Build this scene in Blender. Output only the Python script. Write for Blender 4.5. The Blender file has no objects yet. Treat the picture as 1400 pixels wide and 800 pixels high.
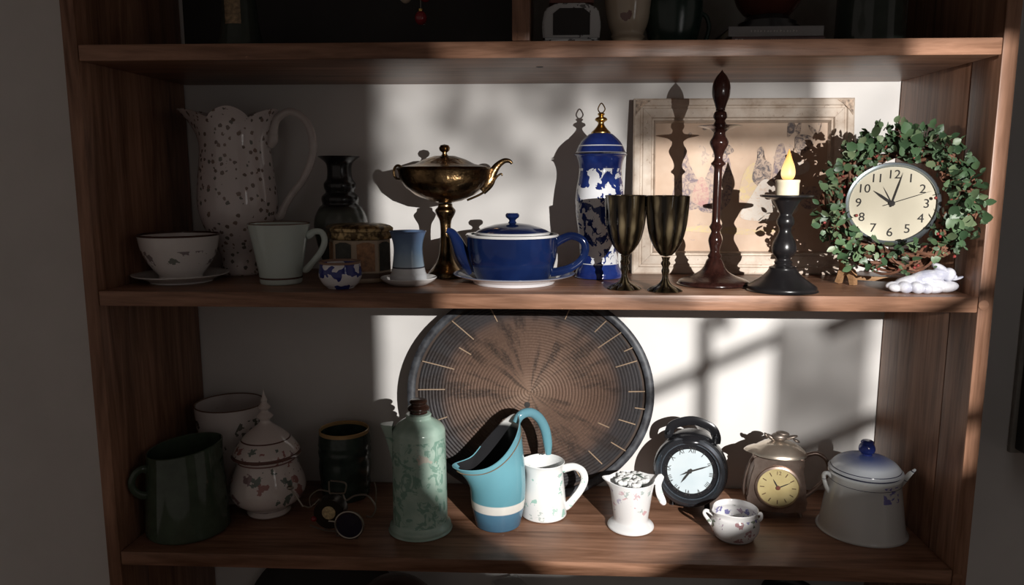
import bpy, bmesh, math, random
from math import pi, sin, cos, radians as R, sqrt, exp, atan2
from mathutils import Vector, Matrix

random.seed(7)
S = bpy.context.scene
C = S.collection

# ------------------------------------------------------------------ camera
cam_d = bpy.data.cameras.new('camera')
cam = bpy.data.objects.new('camera', cam_d)
C.objects.link(cam)
cam.location = (0.0306, -1.2273, 0.2167)
cam.rotation_euler = (pi / 2 - 0.1524, 0.0, 0.045)
cam_d.sensor_width = 36.0
cam_d.lens = 36.0 * 1031.06 / 1400.0
cam_d.clip_start = 0.02
S.camera = cam

# ------------------------------------------------------------------ world, lights, exposure
world = bpy.data.worlds.new('world')
S.world = world
world.use_nodes = True
world.node_tree.nodes['Background'].inputs[0].default_value = (1.0, 0.87, 0.79, 1)
world.node_tree.nodes['Background'].inputs[1].default_value = 0.135

sun_d = bpy.data.lights.new('low_sun', 'SPOT')
sun_d.energy = 300.0
sun_d.color = (1.0, 0.97, 0.93)
sun_d.shadow_soft_size = 0.004
sun_d.spot_size = R(76)
sun_d.spot_blend = 0.0
sun = bpy.data.objects.new('low_sun', sun_d)
C.objects.link(sun)
sun.location = (0.70, -1.60, 0.36)
sun.rotation_euler = (Vector((0.625, -1.30, 0.288)) - sun.location).to_track_quat('-Z', 'Y').to_euler()

# three strip lamps added for window-like glints on the crockery
for k, wx in enumerate((0.84, 0.94, 1.04)):
    glint_lamp_d = bpy.data.lights.new('glint_strip', 'AREA')
    glint_lamp_d.shape = 'RECTANGLE'
    glint_lamp_d.size = 0.055
    glint_lamp_d.size_y = 0.56
    glint_lamp_d.energy = 0.22
    glint_lamp_d.color = (1.0, 0.97, 0.95)
    sky = bpy.data.objects.new('glint_strip', glint_lamp_d)
    C.objects.link(sky)
    sky.location = (wx, -1.285, 0.22)
    sky.rotation_euler = (R(90), 0, 0)

S.view_settings.view_transform = 'Standard'
S.view_settings.look = 'None'
S.view_settings.exposure = 0.0
S.view_settings.gamma = 1.0
S.view_settings.use_curve_mapping = False

# ------------------------------------------------------------------ material helpers
class NT:
    def __init__(self, name):
        m = bpy.data.materials.new(name)
        m.use_nodes = True
        self.m = m
        self.t = m.node_tree
        self.b = self.t.nodes['Principled BSDF']
        self._co = None

    def n(self, kind, **kw):
        nd = self.t.nodes.new(kind)
        for k, v in kw.items():
            setattr(nd, k, v)
        return nd

    def link(self, a, b):
        self.t.links.new(a, b)

    def co(self):
        if self._co is None:
            self._co = self.n('ShaderNodeTexCoord').outputs['Object']
        return self._co

    def mapping(self, sc=(1, 1, 1), loc=(0, 0, 0), src=None):
        mp = self.n('ShaderNodeMapping')
        mp.inputs['Scale'].default_value = sc
        mp.inputs['Location'].default_value = loc
        self.link(src or self.co(), mp.inputs['Vector'])
        return mp.outputs[0]

    def noise(self, scale, detail=3, rough=0.55, src=None, dist=0.0):
        nd = self.n('ShaderNodeTexNoise')
        nd.inputs['Scale'].default_value = scale
        nd.inputs['Detail'].default_value = detail
        nd.inputs['Roughness'].default_value = rough
        nd.inputs['Distortion'].default_value = dist
        self.link(src or self.co(), nd.inputs['Vector'])
        return nd.outputs[0]

    def ramp(self, fac, stops, const=False):
        nd = self.n('ShaderNodeValToRGB')
        if const:
            nd.color_ramp.interpolation = 'CONSTANT'
        els = nd.color_ramp.elements
        while len(els) < len(stops):
            els.new(0.5)
        for e, (p, c) in zip(els, stops):
            e.position = p
            if not hasattr(c, '__len__'):
                c = (c, c, c)
            e.color = (c[0], c[1], c[2], 1)
        self.link(fac, nd.inputs[0])
        return nd.outputs[0]

    def mix(self, fac, a, b):
        nd = self.n('ShaderNodeMix', data_type='RGBA')
        for idx, v in ((0, fac), (6, a), (7, b)):
            if hasattr(v, 'links') or hasattr(v, 'is_output'):
                self.link(v, nd.inputs[idx])
            elif idx == 0:
                nd.inputs[0].default_value = v
            else:
                nd.inputs[idx].default_value = (v[0], v[1], v[2], 1)
        return nd.outputs[2]

    def math(self, op, a, b=0.0):
        nd = self.n('ShaderNodeMath', operation=op)
        for i, v in enumerate((a, b)):
            if hasattr(v, 'is_output'):
                self.link(v, nd.inputs[i])
            else:
                nd.inputs[i].default_value = v
        return nd.outputs[0]

    def xyz(self):
        s = self.n('ShaderNodeSeparateXYZ')
        self.link(self.co(), s.inputs[0])
        return s.outputs

    def band(self, z0, z1):
        z = self.xyz()[2]
        return self.math('MULTIPLY', self.math('GREATER_THAN', z, z0), self.math('LESS_THAN', z, z1))

    def color(self, v):
        if hasattr(v, 'is_output'):
            self.link(v, self.b.inputs['Base Color'])
        else:
            self.b.inputs['Base Color'].default_value = (v[0], v[1], v[2], 1)

    def bump(self, h, strength=0.2, dist=0.002):
        nd = self.n('ShaderNodeBump')
        nd.inputs['Strength'].default_value = strength
        nd.inputs['Distance'].default_value = dist
        self.link(h, nd.inputs['Height'])
        self.link(nd.outputs[0], self.b.inputs['Normal'])

    def set(self, rough=None, metal=None, **kw):
        if rough is not None:
            self.b.inputs['Roughness'].default_value = rough
        if metal is not None:
            self.b.inputs['Metallic'].default_value = metal
        for k, v in kw.items():
            self.b.inputs[k.replace('_', ' ')].default_value = v
        return self


def plain(name, col, rough=0.3, metal=0.0, var=0.12, vs=40.0):
    t = NT(name)
    n = t.noise(vs, 3)
    f = t.ramp(n, [(0.3, 1 - var), (0.7, 1 + var * 0.6)])
    mx = t.n('ShaderNodeMix', data_type='RGBA', blend_type='MULTIPLY')
    mx.inputs[0].default_value = 1.0
    mx.inputs[6].default_value = (*col, 1)
    t.link(f, mx.inputs[7])
    t.color(mx.outputs[2])
    t.set(rough, metal)
    return t.m


def floral(name, base, flowers, scale=55.0, size=0.33, keep=0.5, z=None, rough=0.12, seed=0.0, bands=(), leafy=None, wob=0.25):
    """glazed ceramic with scattered painted sprigs; bands = [(z0, z1, colour)]"""
    t = NT(name)
    src = t.mapping((1, 1, 1), (seed, seed * 0.7, seed * 0.3))
    nz = t.noise(scale * 2.6, 2, src=src)
    vor = t.n('ShaderNodeTexVoronoi')
    vor.inputs['Scale'].default_value = scale
    t.link(src, vor.inputs['Vector'])
    d = t.math('ADD', vor.outputs['Distance'], t.math('MULTIPLY', t.math('SUBTRACT', nz, 0.5), wob * 4))
    near = t.math('LESS_THAN', d, size)
    sep = t.n('ShaderNodeSeparateColor')
    t.link(vor.outputs['Color'], sep.inputs[0])
    near = t.math('MULTIPLY', near, t.math('LESS_THAN', sep.outputs[1], keep))
    if z:
        near = t.math('MULTIPLY', near, t.band(*z))
    k = len(flowers)
    fc = t.ramp(sep.outputs[0], [(i / k, c) for i, c in enumerate(flowers)], const=True)
    col = t.mix(t.math('MULTIPLY', near, 0.85), base, fc)
    for z0, z1, bc in bands:
        col = t.mix(t.band(z0, z1), col, bc)
    t.color(col)
    t.set(rough * 0.5)
    return t.m


def wood(name, dark, light, axis=0, sc=1.0, rough=0.38, seed=0.0):
    t = NT(name)
    s = [9.0 * sc] * 3
    s[axis] = 0.7 * sc
    src = t.mapping(tuple(s), (seed, seed * 1.7, seed * 0.6))
    n1 = t.noise(3.2, 5, 0.6, src=src, dist=1.2)
    n2 = t.noise(14.0, 3, 0.6, src=src)
    f = t.math('ADD', t.math('MULTIPLY', n1, 0.7), t.math('MULTIPLY', n2, 0.3))
    mid = [(a + b) / 2 for a, b in zip(dark, light)]
    col = t.ramp(f, [(0.30, dark), (0.52, mid), (0.72, light)])
    big = t.noise(3.0, 2)
    col = t.mix(t.math('MULTIPLY', t.ramp(big, [(0.45, 0.0), (0.75, 1.0)]), 0.35), col, dark)
    t.color(col)
    t.bump(n2, 0.25, 0.0015)
    t.set(rough, Specular_IOR_Level=0.28)
    return t.m


# ------------------------------------------------------------------ mesh helpers
def obj(name, bm, mat, parent=None, smooth=True, ang=38):
    me = bpy.data.meshes.new(name)
    bmesh.ops.recalc_face_normals(bm, faces=bm.faces)
    bm.to_mesh(me)
    bm.free()
    if mat:
        me.materials.append(mat)
    if smooth:
        me.polygons.foreach_set('use_smooth', [True] * len(me.polygons))
        me.set_sharp_from_angle(angle=R(ang))
    o = bpy.data.objects.new(name, me)
    C.objects.link(o)
    if parent:
        o.parent = parent
    return o


def tag(o, label, cat, group=None, kind=None):
    if label:
        o['label'] = label
    if cat:
        o['category'] = cat
    if group:
        o['group'] = group
    if kind:
        o['kind'] = kind
    return o


def thing(name, label, cat, loc, rz=0.0, group=None):
    o = bpy.data.objects.new(name, None)
    o.empty_display_size = 0.02
    C.objects.link(o)
    o.location = loc
    o.rotation_euler = (0, 0, rz)
    return tag(o, label, cat, group)


def link_copy(o, parent, loc=None, rot=None, scale=None):
    c = o.copy()
    C.objects.link(c)
    c.parent = parent
    if loc is not None:
        c.location = loc
    if rot is not None:
        c.rotation_euler = rot
    if scale is not None:
        c.scale = scale
    return c


def box(bm, x0, x1, y0, y1, z0, z1, bev=0.0):
    r = bmesh.ops.create_cube(bm, size=1.0)
    vs = r['verts']
    for v in vs:
        v.co = Vector((x0 + (v.co.x + 0.5) * (x1 - x0), y0 + (v.co.y + 0.5) * (y1 - y0), z0 + (v.co.z + 0.5) * (z1 - z0)))
    if bev:
        es = list({e for v in vs for e in v.link_edges})
        bmesh.ops.bevel(bm, geom=es, offset=bev, segments=2, affect='EDGES', profile=0.6)
    return bm


def boxm(x0, x1, y0, y1, z0, z1, bev=0.0):
    return box(bmesh.new(), x0, x1, y0, y1, z0, z1, bev)


def lathe(profile, s=1.0, n=48, fn=None, bm=None):
    """revolve (r, z) pairs about Z; fn(angle, r, z) -> (x, y, z) may bend the wall"""
    bm = bm or bmesh.new()
    rings = []
    for r, z in profile:
        r *= s
        z *= s
        if r < 1e-6:
            rings.append([bm.verts.new((0, 0, z) if not fn else fn(0, 0, z))])
        else:
            ring = []
            for i in range(n):
                a = 2 * pi * i / n
                ring.append(bm.verts.new(fn(a, r, z) if fn else (r * cos(a), r * sin(a), z)))
            rings.append(ring)
    for a, b in zip(rings, rings[1:]):
        if len(a) == 1 and len(b) == 1:
            continue
        for i in range(n):
            j = (i + 1) % n
            if len(a) == 1:
                bm.faces.new((a[0], b[j], b[i]))
            elif len(b) == 1:
                bm.faces.new((a[i], a[j], b[0]))
            else:
                bm.faces.new((a[i], a[j], b[j], b[i]))
    return bm


def smooth_profile(pts, k=4):
    out = []
    n = len(pts)
    for i in range(n - 1):
        p0 = pts[max(i - 1, 0)]
        p1, p2 = pts[i], pts[i + 1]
        p3 = pts[min(i + 2, n - 1)]
        for j in range(k):
            t = j / k
            q = []
            for c in (0, 1):
                q.append(0.5 * ((2 * p1[c]) + (-p0[c] + p2[c]) * t + (2 * p0[c] - 5 * p1[c] + 4 * p2[c] - p3[c]) * t * t + (-p0[c] + 3 * p1[c] - 3 * p2[c] + p3[c]) * t ** 3))
            out.append((max(q[0], 0.0), q[1]))
    out.append(pts[-1])
    return out


def vessel(wall_pts, w=2.0, floor=3.0, k=4):
    """outer wall points (bottom to rim) -> closed profile with thickness, hollow inside"""
    o = smooth_profile(wall_pts, k)
    inner = [(max(r - w, w * 0.2), z) for r, z in o if z > floor]
    rim = o[-1]
    prof = [(0.0, o[0][1])] + o + [(rim[0] - w * 0.5, rim[1] + w * 0.45)] + inner[::-1]
    prof += [(inner[0][0] * 0.85, floor), (0.0, floor)]
    return prof


def catmull(pts, k=6, closed=False):
    out = []
    n = len(pts)
    rng = n if closed else n - 1
    for i in range(rng):
        g = (lambda j: pts[j % n]) if closed else (lambda j: pts[min(max(j, 0), n - 1)])
        p0, p1, p2, p3 = (g(i - 1), g(i), g(i + 1), g(i + 2))
        for j in range(k):
            t = j / k
            out.append(tuple(0.5 * ((2 * p1[c]) + (-p0[c] + p2[c]) * t + (2 * p0[c] - 5 * p1[c] + 4 * p2[c] - p3[c]) * t * t + (-p0[c] + 3 * p1[c] - 3 * p2[c] + p3[c]) * t ** 3) for c in range(len(p1))))
    if not closed:
        out.append(tuple(pts[-1]))
    return out


def tube(pts, rad, n=10, k=6, closed=False, flat=1.0, bm=None, up=None):
    """swept round bar; rad is a number or one per point; flat squashes it along the binormal"""
    bm = bm or bmesh.new()
    rads = rad if hasattr(rad, '__len__') else [rad] * len(pts)
    full = catmull([(*p, r) for p, r in zip(pts, rads)], k, closed)
    P = [Vector(f[:3]) for f in full]
    Q = [f[3] for f in full]
    m = len(P)
    T = []
    for i in range(m):
        if closed:
            T.append((P[(i + 1) % m] - P[i - 1]).normalized())
        else:
            T.append((P[min(i + 1, m - 1)] - P[max(i - 1, 0)]).normalized())
    ref = Vector(up) if up else (Vector((0, 1, 0)) if abs(T[0].y) < 0.9 else Vector((1, 0, 0)))
    N = (ref - T[0] * ref.dot(T[0])).normalized()
    rings = []
    for i in range(m):
        N = (N - T[i] * N.dot(T[i])).normalized()
        B = T[i].cross(N)
        rings.append([bm.verts.new(P[i] + (N * cos(2 * pi * j / n) + B * sin(2 * pi * j / n) * flat) * Q[i]) for j in range(n)])
    for i in range(m if closed else m - 1):
        a, b = rings[i], rings[(i + 1) % m]
        for j in range(n):
            bm.faces.new((a[j], a[(j + 1) % n], b[(j + 1) % n], b[j]))
    if not closed:
        bm.faces.new(rings[0][::-1])
        bm.faces.new(rings[-1])
    return bm


def ptube(pts2, s, rad, y=0.0, **kw):
    """tube through (x, z) pixel-unit points in the XZ plane"""
    rr = [r * s for r in rad] if hasattr(rad, '__len__') else rad * s
    return tube([(x * s, y, z * s) for x, z in pts2], rr, **kw)


def ellipsoid(bm, c, r, u=16, v=10, rot=None):
    res = bmesh.ops.create_uvsphere(bm, u_segments=u, v_segments=v, radius=1.0)
    M = rot or Matrix.Identity(3)
    for vt in res['verts']:
        vt.co = M @ Vector((vt.co.x * r[0], vt.co.y * r[1], vt.co.z * r[2])) + Vector(c)
    return bm


def disc_y(r0, y0, r1, y1, n=40, bm=None):
    """frustum shell along Y (a ring strip); r0 may be 0"""
    bm = bm or bmesh.new()
    return bm


def lathe_y(profile, n=48, c=(0, 0, 0), tilt=0.0):
    """revolve (r, y) about the Y axis, front is -Y, then tilt about X and move to c"""
    bm = lathe([(r, -y) for r, y in profile], 1.0, n)
    M = Matrix.Translation(Vector(c)) @ Matrix.Rotation(tilt, 4, 'X') @ Matrix.Rotation(R(90), 4, 'X')
    bmesh.ops.transform(bm, matrix=M, verts=bm.verts)
    return bm


def xform(bm, M):
    bmesh.ops.transform(bm, matrix=M, verts=bm.verts)
    return bm


def prism(poly, y0, y1, bm=None):
    """polygon of (x, z) pairs extruded from y0 to y1"""
    bm = bm or bmesh.new()
    a = [bm.verts.new((x, y0, z)) for x, z in poly]
    b = [bm.verts.new((x, y1, z)) for x, z in poly]
    n = len(poly)
    bm.faces.new(a)
    bm.faces.new(b[::-1])
    for i in range(n):
        bm.faces.new((a[i], b[i], b[(i + 1) % n], a[(i + 1) % n]))
    return bm


_glyphs = {}
def text_bm(s, size, depth=0.0002):
    """flat lettering facing -Y, centred on the origin"""
    cu = bpy.data.curves.new('lettering', 'FONT')
    cu.body = s
    cu.size = size
    cu.align_x = 'CENTER'
    cu.align_y = 'CENTER'
    cu.extrude = depth
    cu.resolution_u = 3
    ob = bpy.data.objects.new('lettering', cu)
    C.objects.link(ob)
    dg = bpy.context.evaluated_depsgraph_get()
    me = bpy.data.meshes.new_from_object(ob.evaluated_get(dg))
    bm = bmesh.new()
    bm.from_mesh(me)
    bpy.data.objects.remove(ob)
    bpy.data.meshes.remove(me)
    bpy.data.curves.remove(cu)
    bmesh.ops.transform(bm, matrix=Matrix.Rotation(R(90), 4, 'X'), verts=bm.verts)
    return bm


def hand_bm(ang, length, tail, w, y):
    """clock hand pointing at ang (clockwise from 12), lying at depth y"""
    bm = prism([(-w, -tail), (w, -tail), (w * 0.9, length * 0.6), (0, length), (-w * 0.9, length * 0.6)], y - 0.0004, y)
    return xform(bm, Matrix.Rotation(ang, 4, 'Y'))


# ------------------------------------------------------------------ shared materials
DK, LT = (0.075, 0.028, 0.011), (0.47, 0.255, 0.165)
M_wood_x = wood('dark_stained_wood_lengthwise', DK, LT, 0)
M_wood_z = wood('dark_stained_wood_upright', DK, LT, 2, seed=3.1)
M_wood_z2 = wood('dark_stained_wood_upright_b', DK, LT, 2, seed=8.4)
M_wall = plain('plastered_wall', (0.66, 0.64, 0.62), 0.85, 0, 0.05, 6.0)
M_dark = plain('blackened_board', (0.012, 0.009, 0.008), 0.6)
M_black = plain('black_paint', (0.012, 0.011, 0.012), 0.28)
M_gold = plain('old_gold', (0.55, 0.36, 0.12), 0.25, 1.0)
M_white = plain('white_glaze', (0.78, 0.77, 0.76), 0.12, 0, 0.05)
M_ink = plain('black_ink', (0.015, 0.013, 0.012), 0.5)

ZT, ZM, ZB = 0.4270, 0.0256, -0.4450
TH = 0.0256
XI = 0.725          # inner half width of the bookcase
XO = 0.7495
DP = 0.330          # depth

# ------------------------------------------------------------------ setting
def struct(name, bm, m, smooth=False):
    o = obj(name, bm, m, None, smooth)
    o['kind'] = 'structure'
    return o

struct('wall_back', boxm(-3.0, 3.0, 0.3335, 0.45, -1.40, 1.45), M_wall)
M_floor = wood('floor_boards', (0.10, 0.06, 0.04), (0.25, 0.16, 0.10), 0)
struct('floor', boxm(-3.0, 3.0, -3.2, 0.45, -1.45, -1.40), M_floor)
struct('ceiling', boxm(-3.0, 3.0, -3.2, 0.45, 1.45, 1.50), M_wall)

# unseen wall and cutout added to shape the spot lamp into light patches
GO = 0.0676         # sideways shift of the added cutout, following the spot lamp
gx0, gx1, gz0, gz1 = 0.4745 + GO, 0.6400 + GO, 0.2047, 0.3722
wf = bmesh.new()
box(wf, 0.26, gx0, -1.31, -1.30, -1.40, 1.45)
box(wf, gx1, 1.60, -1.31, -1.30, -1.40, 1.45)
box(wf, gx0, gx1, -1.31, -1.30, -1.40, gz0)
box(wf, gx0, gx1, -1.31, -1.30, gz1, 1.45)
struct('gobo_wall', wf, M_wall)


def gobo_filter_mat(name, lo, hi, scale):  # added filter whose tint dims the lamp
    t = NT(name)
    n = t.noise(scale, 2, 0.5)
    col = t.ramp(n, [(0.35, lo), (0.65, hi)])
    tr = t.n('ShaderNodeBsdfTransparent')
    t.link(col, tr.inputs[0])
    out = [x for x in t.t.nodes if x.type == 'OUTPUT_MATERIAL'][0]
    t.link(tr.outputs[0], out.inputs[0])
    return t.m


def bar2(p, q, w, y0=-1.3085, y1=-1.3035):
    d = Vector((q[0] - p[0], q[1] - p[1])).normalized()
    nx, nz = -d.y * w / 2, d.x * w / 2
    p, q = (p[0] + GO, p[1]), (q[0] + GO, q[1])
    return prism([(p[0] + nx, p[1] + nz), (q[0] + nx, q[1] + nz), (q[0] - nx, q[1] - nz), (p[0] - nx, p[1] - nz)], y0, y1)


M_gobo = plain('gobo_dark', (0.05, 0.05, 0.05), 0.5)
gobo = struct('light_gobo', bar2((0.5810, 0.2945), (0.5822, 0.2280), 0.0042), M_gobo)  # added bars that throw dark streaks across the shelves
obj('gobo_bar', bar2((0.5570, 0.2650), (0.6040, 0.2874), 0.0042, -1.3034, -1.3012), M_gobo, gobo, False)
obj('gobo_bar', bar2((0.6180, 0.2900), (0.6400, 0.3010), 0.0055), M_gobo, gobo, False)
obj('gobo_bar', bar2((0.6080, 0.2480), (0.6400, 0.2630), 0.0045), M_gobo, gobo, False)
obj('gobo_bar', bar2((0.5845, 0.3000), (0.5885, 0.2905), 0.0048, -1.3100, -1.3086), M_gobo, gobo, False)
X1, X2, X3, X4 = 0.5530 + GO, 0.6120 + GO, 0.6025 + GO, 0.6330 + GO
panes = [(gx0, X1, 0.3350, gz1, 0.10, 0.46, 85), (gx0, X1, 0.2925, 0.3350, 0.34, 0.75, 60),
         (X1, X2, 0.3470, gz1, 0.06, 0.24, 60), (X1, X2, 0.2925, 0.3470, 0.50, 0.95, 45),
         (X2, gx1, 0.2925, gz1, 0.50, 0.82, 30), (gx0, X1, gz0, 0.2925, 0.62, 0.9, 40),
         (X1, X3, gz0, 0.2925, 0.92, 1.0, 30), (X3, X4, gz0, 0.2925, 0.12, 0.27, 50), (X4, gx1, gz0, 0.2925, 0.4, 0.8, 60)]
for i, (a, b, c, d, lo, hi, sc) in enumerate(panes):
    bm = bmesh.new()
    bm.faces.new([bm.verts.new(p) for p in ((a, -1.3008, c), (b, -1.3008, c), (b, -1.3008, d), (a, -1.3008, d))])
    obj('pane', bm, gobo_filter_mat('mottled_glass_%d' % i, lo, hi, sc), gobo, False)
obj('gobo_corner', prism([(gx0, gz0), (0.5115 + GO, gz0), (gx0, 0.2360)], -1.3085, -1.3015), M_gobo, gobo, False)  # opaque corners added to trim the light on the shelf floor
obj('gobo_corner', prism([(0.5360 + GO, gz0), (gx1, gz0), (gx1, 0.2440), (0.5900 + GO, 0.2310)], -1.3085, -1.3015), M_gobo, gobo, False)

# frame added to dress the strip lamps, four rails and two mullions round pale panes
fb = bmesh.new()
for x0, x1, z0, z1 in ((0.785, 0.808, -0.09, 0.53), (1.072, 1.095, -0.09, 0.53), (0.808, 1.072, 0.505, 0.53), (0.808, 1.072, -0.09, -0.065), (0.884, 0.896, -0.065, 0.505), (0.984, 0.996, -0.065, 0.505)):
    box(fb, x0, x1, -1.2995, -1.280, z0, z1)
surround = struct('glint_frame', fb, M_white)
for x in (0.846, 0.940, 1.034):
    obj('pane', boxm(x - 0.036, x + 0.036, -1.2995, -1.296, -0.065, 0.505), plain('pale_backing', (0.6, 0.62, 0.64), 0.1) if x < 0.9 else bpy.data.materials['pale_backing'], surround, False)

# ------------------------------------------------------------------ bookcase
case = thing('bookcase', 'dark stained wooden bookcase with thick shelves full of crockery, against the wall', 'bookcase', (0, 0, 0))
G = 0.0006


def side_panel(sgn, toe):
    """upright of two boards, the rear one meeting the front at a joint"""
    def board(y0, y1, x0, x1):
        bm = boxm(x0, x1, y0, y1, -1.40, 1.15, 0.0025)
        if toe:
            for v in bm.verts:
                if v.co.x > x0 + (x1 - x0) * 0.5:
                    v.co.x += toe * max(v.co.y, 0) / DP
        return bm
    if sgn < 0:
        xa, xb = -XO, -XI - G
    else:
        xa, xb = XI + G, XO
    p = obj('side_panel', board(0.0, 0.082, xa, xb), M_wood_z, case)
    obj('plank', board(0.0832, DP, xa, xb - (0.0012 if sgn < 0 else 0) if sgn < 0 else xb), M_wood_z2, p)
    return p

side_panel(-1, 0.016)
pr = side_panel(1, 0.0)
# round tenon ends showing on the right upright
for z in (ZM - TH / 2, ZB - TH / 2):
    obj('tenon_end', lathe_y([(0.0, -0.0009), (0.0080, -0.0008), (0.0083, 0.0)], 20, (XI + 0.0085, -0.0002, z)), M_wood_x, pr)
for z in (0.87, ZT, ZM, ZB, -0.95):
    bm = boxm(-XI, XI, 0.0005, DP, z - TH, z, 0.002)
    for v in bm.verts:           # shelf ends follow the uprights
        if v.co.x < 0:
            v.co.x += 0.016 * max(v.co.y, 0) / DP + 0.0005
    obj('shelf', bm, M_wood_x, case)
obj('divider', boxm(-0.0248, 0.0028, 0.002, DP, ZT + G, 0.87 - TH - G, 0.002), M_wood_z, case)
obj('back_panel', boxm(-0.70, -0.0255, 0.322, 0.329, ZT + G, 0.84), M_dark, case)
obj('back_panel', boxm(0.0035, 0.72, 0.322, 0.329, ZT + G, 0.84), plain('dim_wall_sheet', (0.20, 0.19, 0.17), 0.7), case)  # darker grey sheet standing in for the dimly lit wall
# knot and nail holes in the wood
obj('knot', lathe([(0, 0), (0.006, -0.0004), (0.0065, 0)], 1, 16), M_dark, case).location = (0.018, 0.10, ZT - TH - 0.0001)

# wall cabinet at the right edge of the view
cab = thing('wall_cabinet', 'dark cabinet hung on the wall right of the bookcase', 'cabinet', (1.24, 0.333, -0.349))
obj('body', boxm(-0.232, 0.25, -0.24, -0.012, 0.006, 1.15, 0.003), M_black, cab)
obj('back_frame', boxm(-0.240, 0.258, -0.0115, -0.0005, -0.004, 1.16, 0.002), plain('grey_frame_paint', (0.30, 0.29, 0.26), 0.6), cab)

# ================================================================== MIDDLE SHELF
E_ = 0.0006     # resting clearance

# --- tall speckled pitcher
s = 1.48e-3
t = thing('pitcher', 'tall white pitcher speckled with small dark leaves, scalloped rim, at the left', 'pitcher', (-0.572, 0.235, ZM + E_))
m = floral('speckled_glaze', (0.62, 0.56, 0.55), [(0.10, 0.06, 0.04), (0.16, 0.10, 0.07), (0.07, 0.07, 0.05)], 84, 0.33, 0.85, None, 0.10, wob=0.12)
P = vessel([(26, 0), (27.5, 3), (25.5, 10), (25.5, 24), (30, 36), (40, 54), (48, 74), (51, 95), (49.5, 118), (46.5, 145), (44, 168), (45, 186), (49, 202), (54, 214)], 2.2, 4, 4)


def pitcher_fn(a, r, z):
    zz = z / s
    if zz > 150:
        k = min((zz - 150) / 64, 1.1)
        da = abs((a - pi + pi) % (2 * pi) - pi)          # from spout at angle pi
        da = abs(atan2(sin(a - pi), cos(a - pi)))
        r += s * 20 * k * k * exp(-(da / 0.42) ** 2)
        db = abs(atan2(sin(a), cos(a)))
        r += s * 4 * k * k * exp(-(db / 0.6) ** 2)
        ab = math.degrees(db)
        lo_, hi_ = (-49, 49) if ab < 49 else ((49, 104) if ab < 104 else (104, 256))
        sc = sin(pi * (ab - lo_) / (hi_ - lo_)) ** 0.7
        z += s * (k ** 4) * (-13 + 14 * sc)
    return (r * cos(a), r * sin(a), z)

obj('body', lathe(P, s, 80, pitcher_fn), m, t)
obj('handle', ptube([(45, 168), (50, 176), (52, 190), (58, 204), (76, 212), (95, 200), (103, 176), (100, 150), (88, 125), (72, 105), (62, 90), (56, 78), (49, 76)],
    s, [4, 5.5, 4.5, 4, 4, 4, 4.2, 4, 3.8, 3.6, 4, 4.5, 3], n=10, flat=1.25), plain('plain_pitcher_glaze', (0.50, 0.45, 0.43), 0.08), t)

# --- dark vase
s = 1.48e-3
t = thing('vase', 'dark vase with flared black neck and grey green body', 'vase', (-0.380, 0.272, ZM + E_))
vm = NT('dark_vase_glaze')
vm.color(vm.ramp(vm.math('MULTIPLY', vm.xyz()[2], 6.0), [(0.0, (0.06, 0.07, 0.06)), (0.72, (0.075, 0.085, 0.075)), (0.80, (0.012, 0.012, 0.013))]))
vm.set(0.22)
obj('body', lathe(vessel([(19, 0), (22, 3), (28, 22), (34, 46), (36, 62), (34, 76), (28, 88), (24, 92), (25, 98), (24, 103), (19, 108), (21, 114), (21, 120), (17, 126), (16, 138), (18, 147), (26, 154), (28, 155)], 2, 3, 3), s, 48), vm.m, t)

# --- floral tea cup on saucer
s = 1.35e-3
t = thing('saucer', 'white saucer under the floral tea cup at the left end', 'saucer', (-0.640, 0.122, ZM + E_))
obj('dish', lathe([(0, 1.5), (36, 1.5), (38, 0), (40, 0), (41, 2), (52, 7), (62, 10.5), (62.5, 11.5), (61, 11.8), (50, 9), (40, 4.5), (0, 4.2)], s, 48), M_white, t)
cupm = floral('tea_cup_glaze', (0.72, 0.68, 0.66), [(0.18, 0.14, 0.15), (0.22, 0.17, 0.16), (0.12, 0.14, 0.11)], 62, 0.42, 0.72, (0.026, 0.054), 0.12, 2.0, [(0.0785, 0.2, (0.06, 0.025, 0.018))], wob=0.35)
t = thing('tea_cup', 'white tea cup with brown rim and grey sprigs on the saucer', 'cup', (-0.640, 0.122, ZM + E_ + 4.4 * s))
obj('bowl', lathe(vessel([(27, 0), (28, 2), (28, 5), (35, 14), (44, 28), (49, 42), (51.5, 56), (52.5, 60)], 1.6, 5), s, 56), cupm, t)

# --- pale mug
s = 1.33e-3
mugm = floral('celadon_glaze', (0.56, 0.64, 0.60), [(0.5, 0.58, 0.54)], 20, 0.1, 0.1, None, 0.13, 0, [(7 * s, 9.5 * s, (0.10, 0.06, 0.05)), (80.5 * s, 0.3, (0.16, 0.10, 0.07))])
t = thing('mug', 'pale green mug with thin brown foot line and loop handle', 'mug', (-0.449, 0.110, ZM + E_))
obj('body', lathe(vessel([(27, 0), (28, 2), (28.5, 8), (30, 22), (34, 45), (38, 66), (41, 81)], 2, 4), s, 56), mugm, t)
obj('handle', ptube([(38, 64), (42, 66), (48, 70), (58, 69), (62, 58), (57, 44), (46, 30), (36, 19), (31, 18)], s, [4, 4.5, 3.6, 3.4, 3.6, 3.6, 3.6, 4, 3], flat=1.2), mugm, t)

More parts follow.
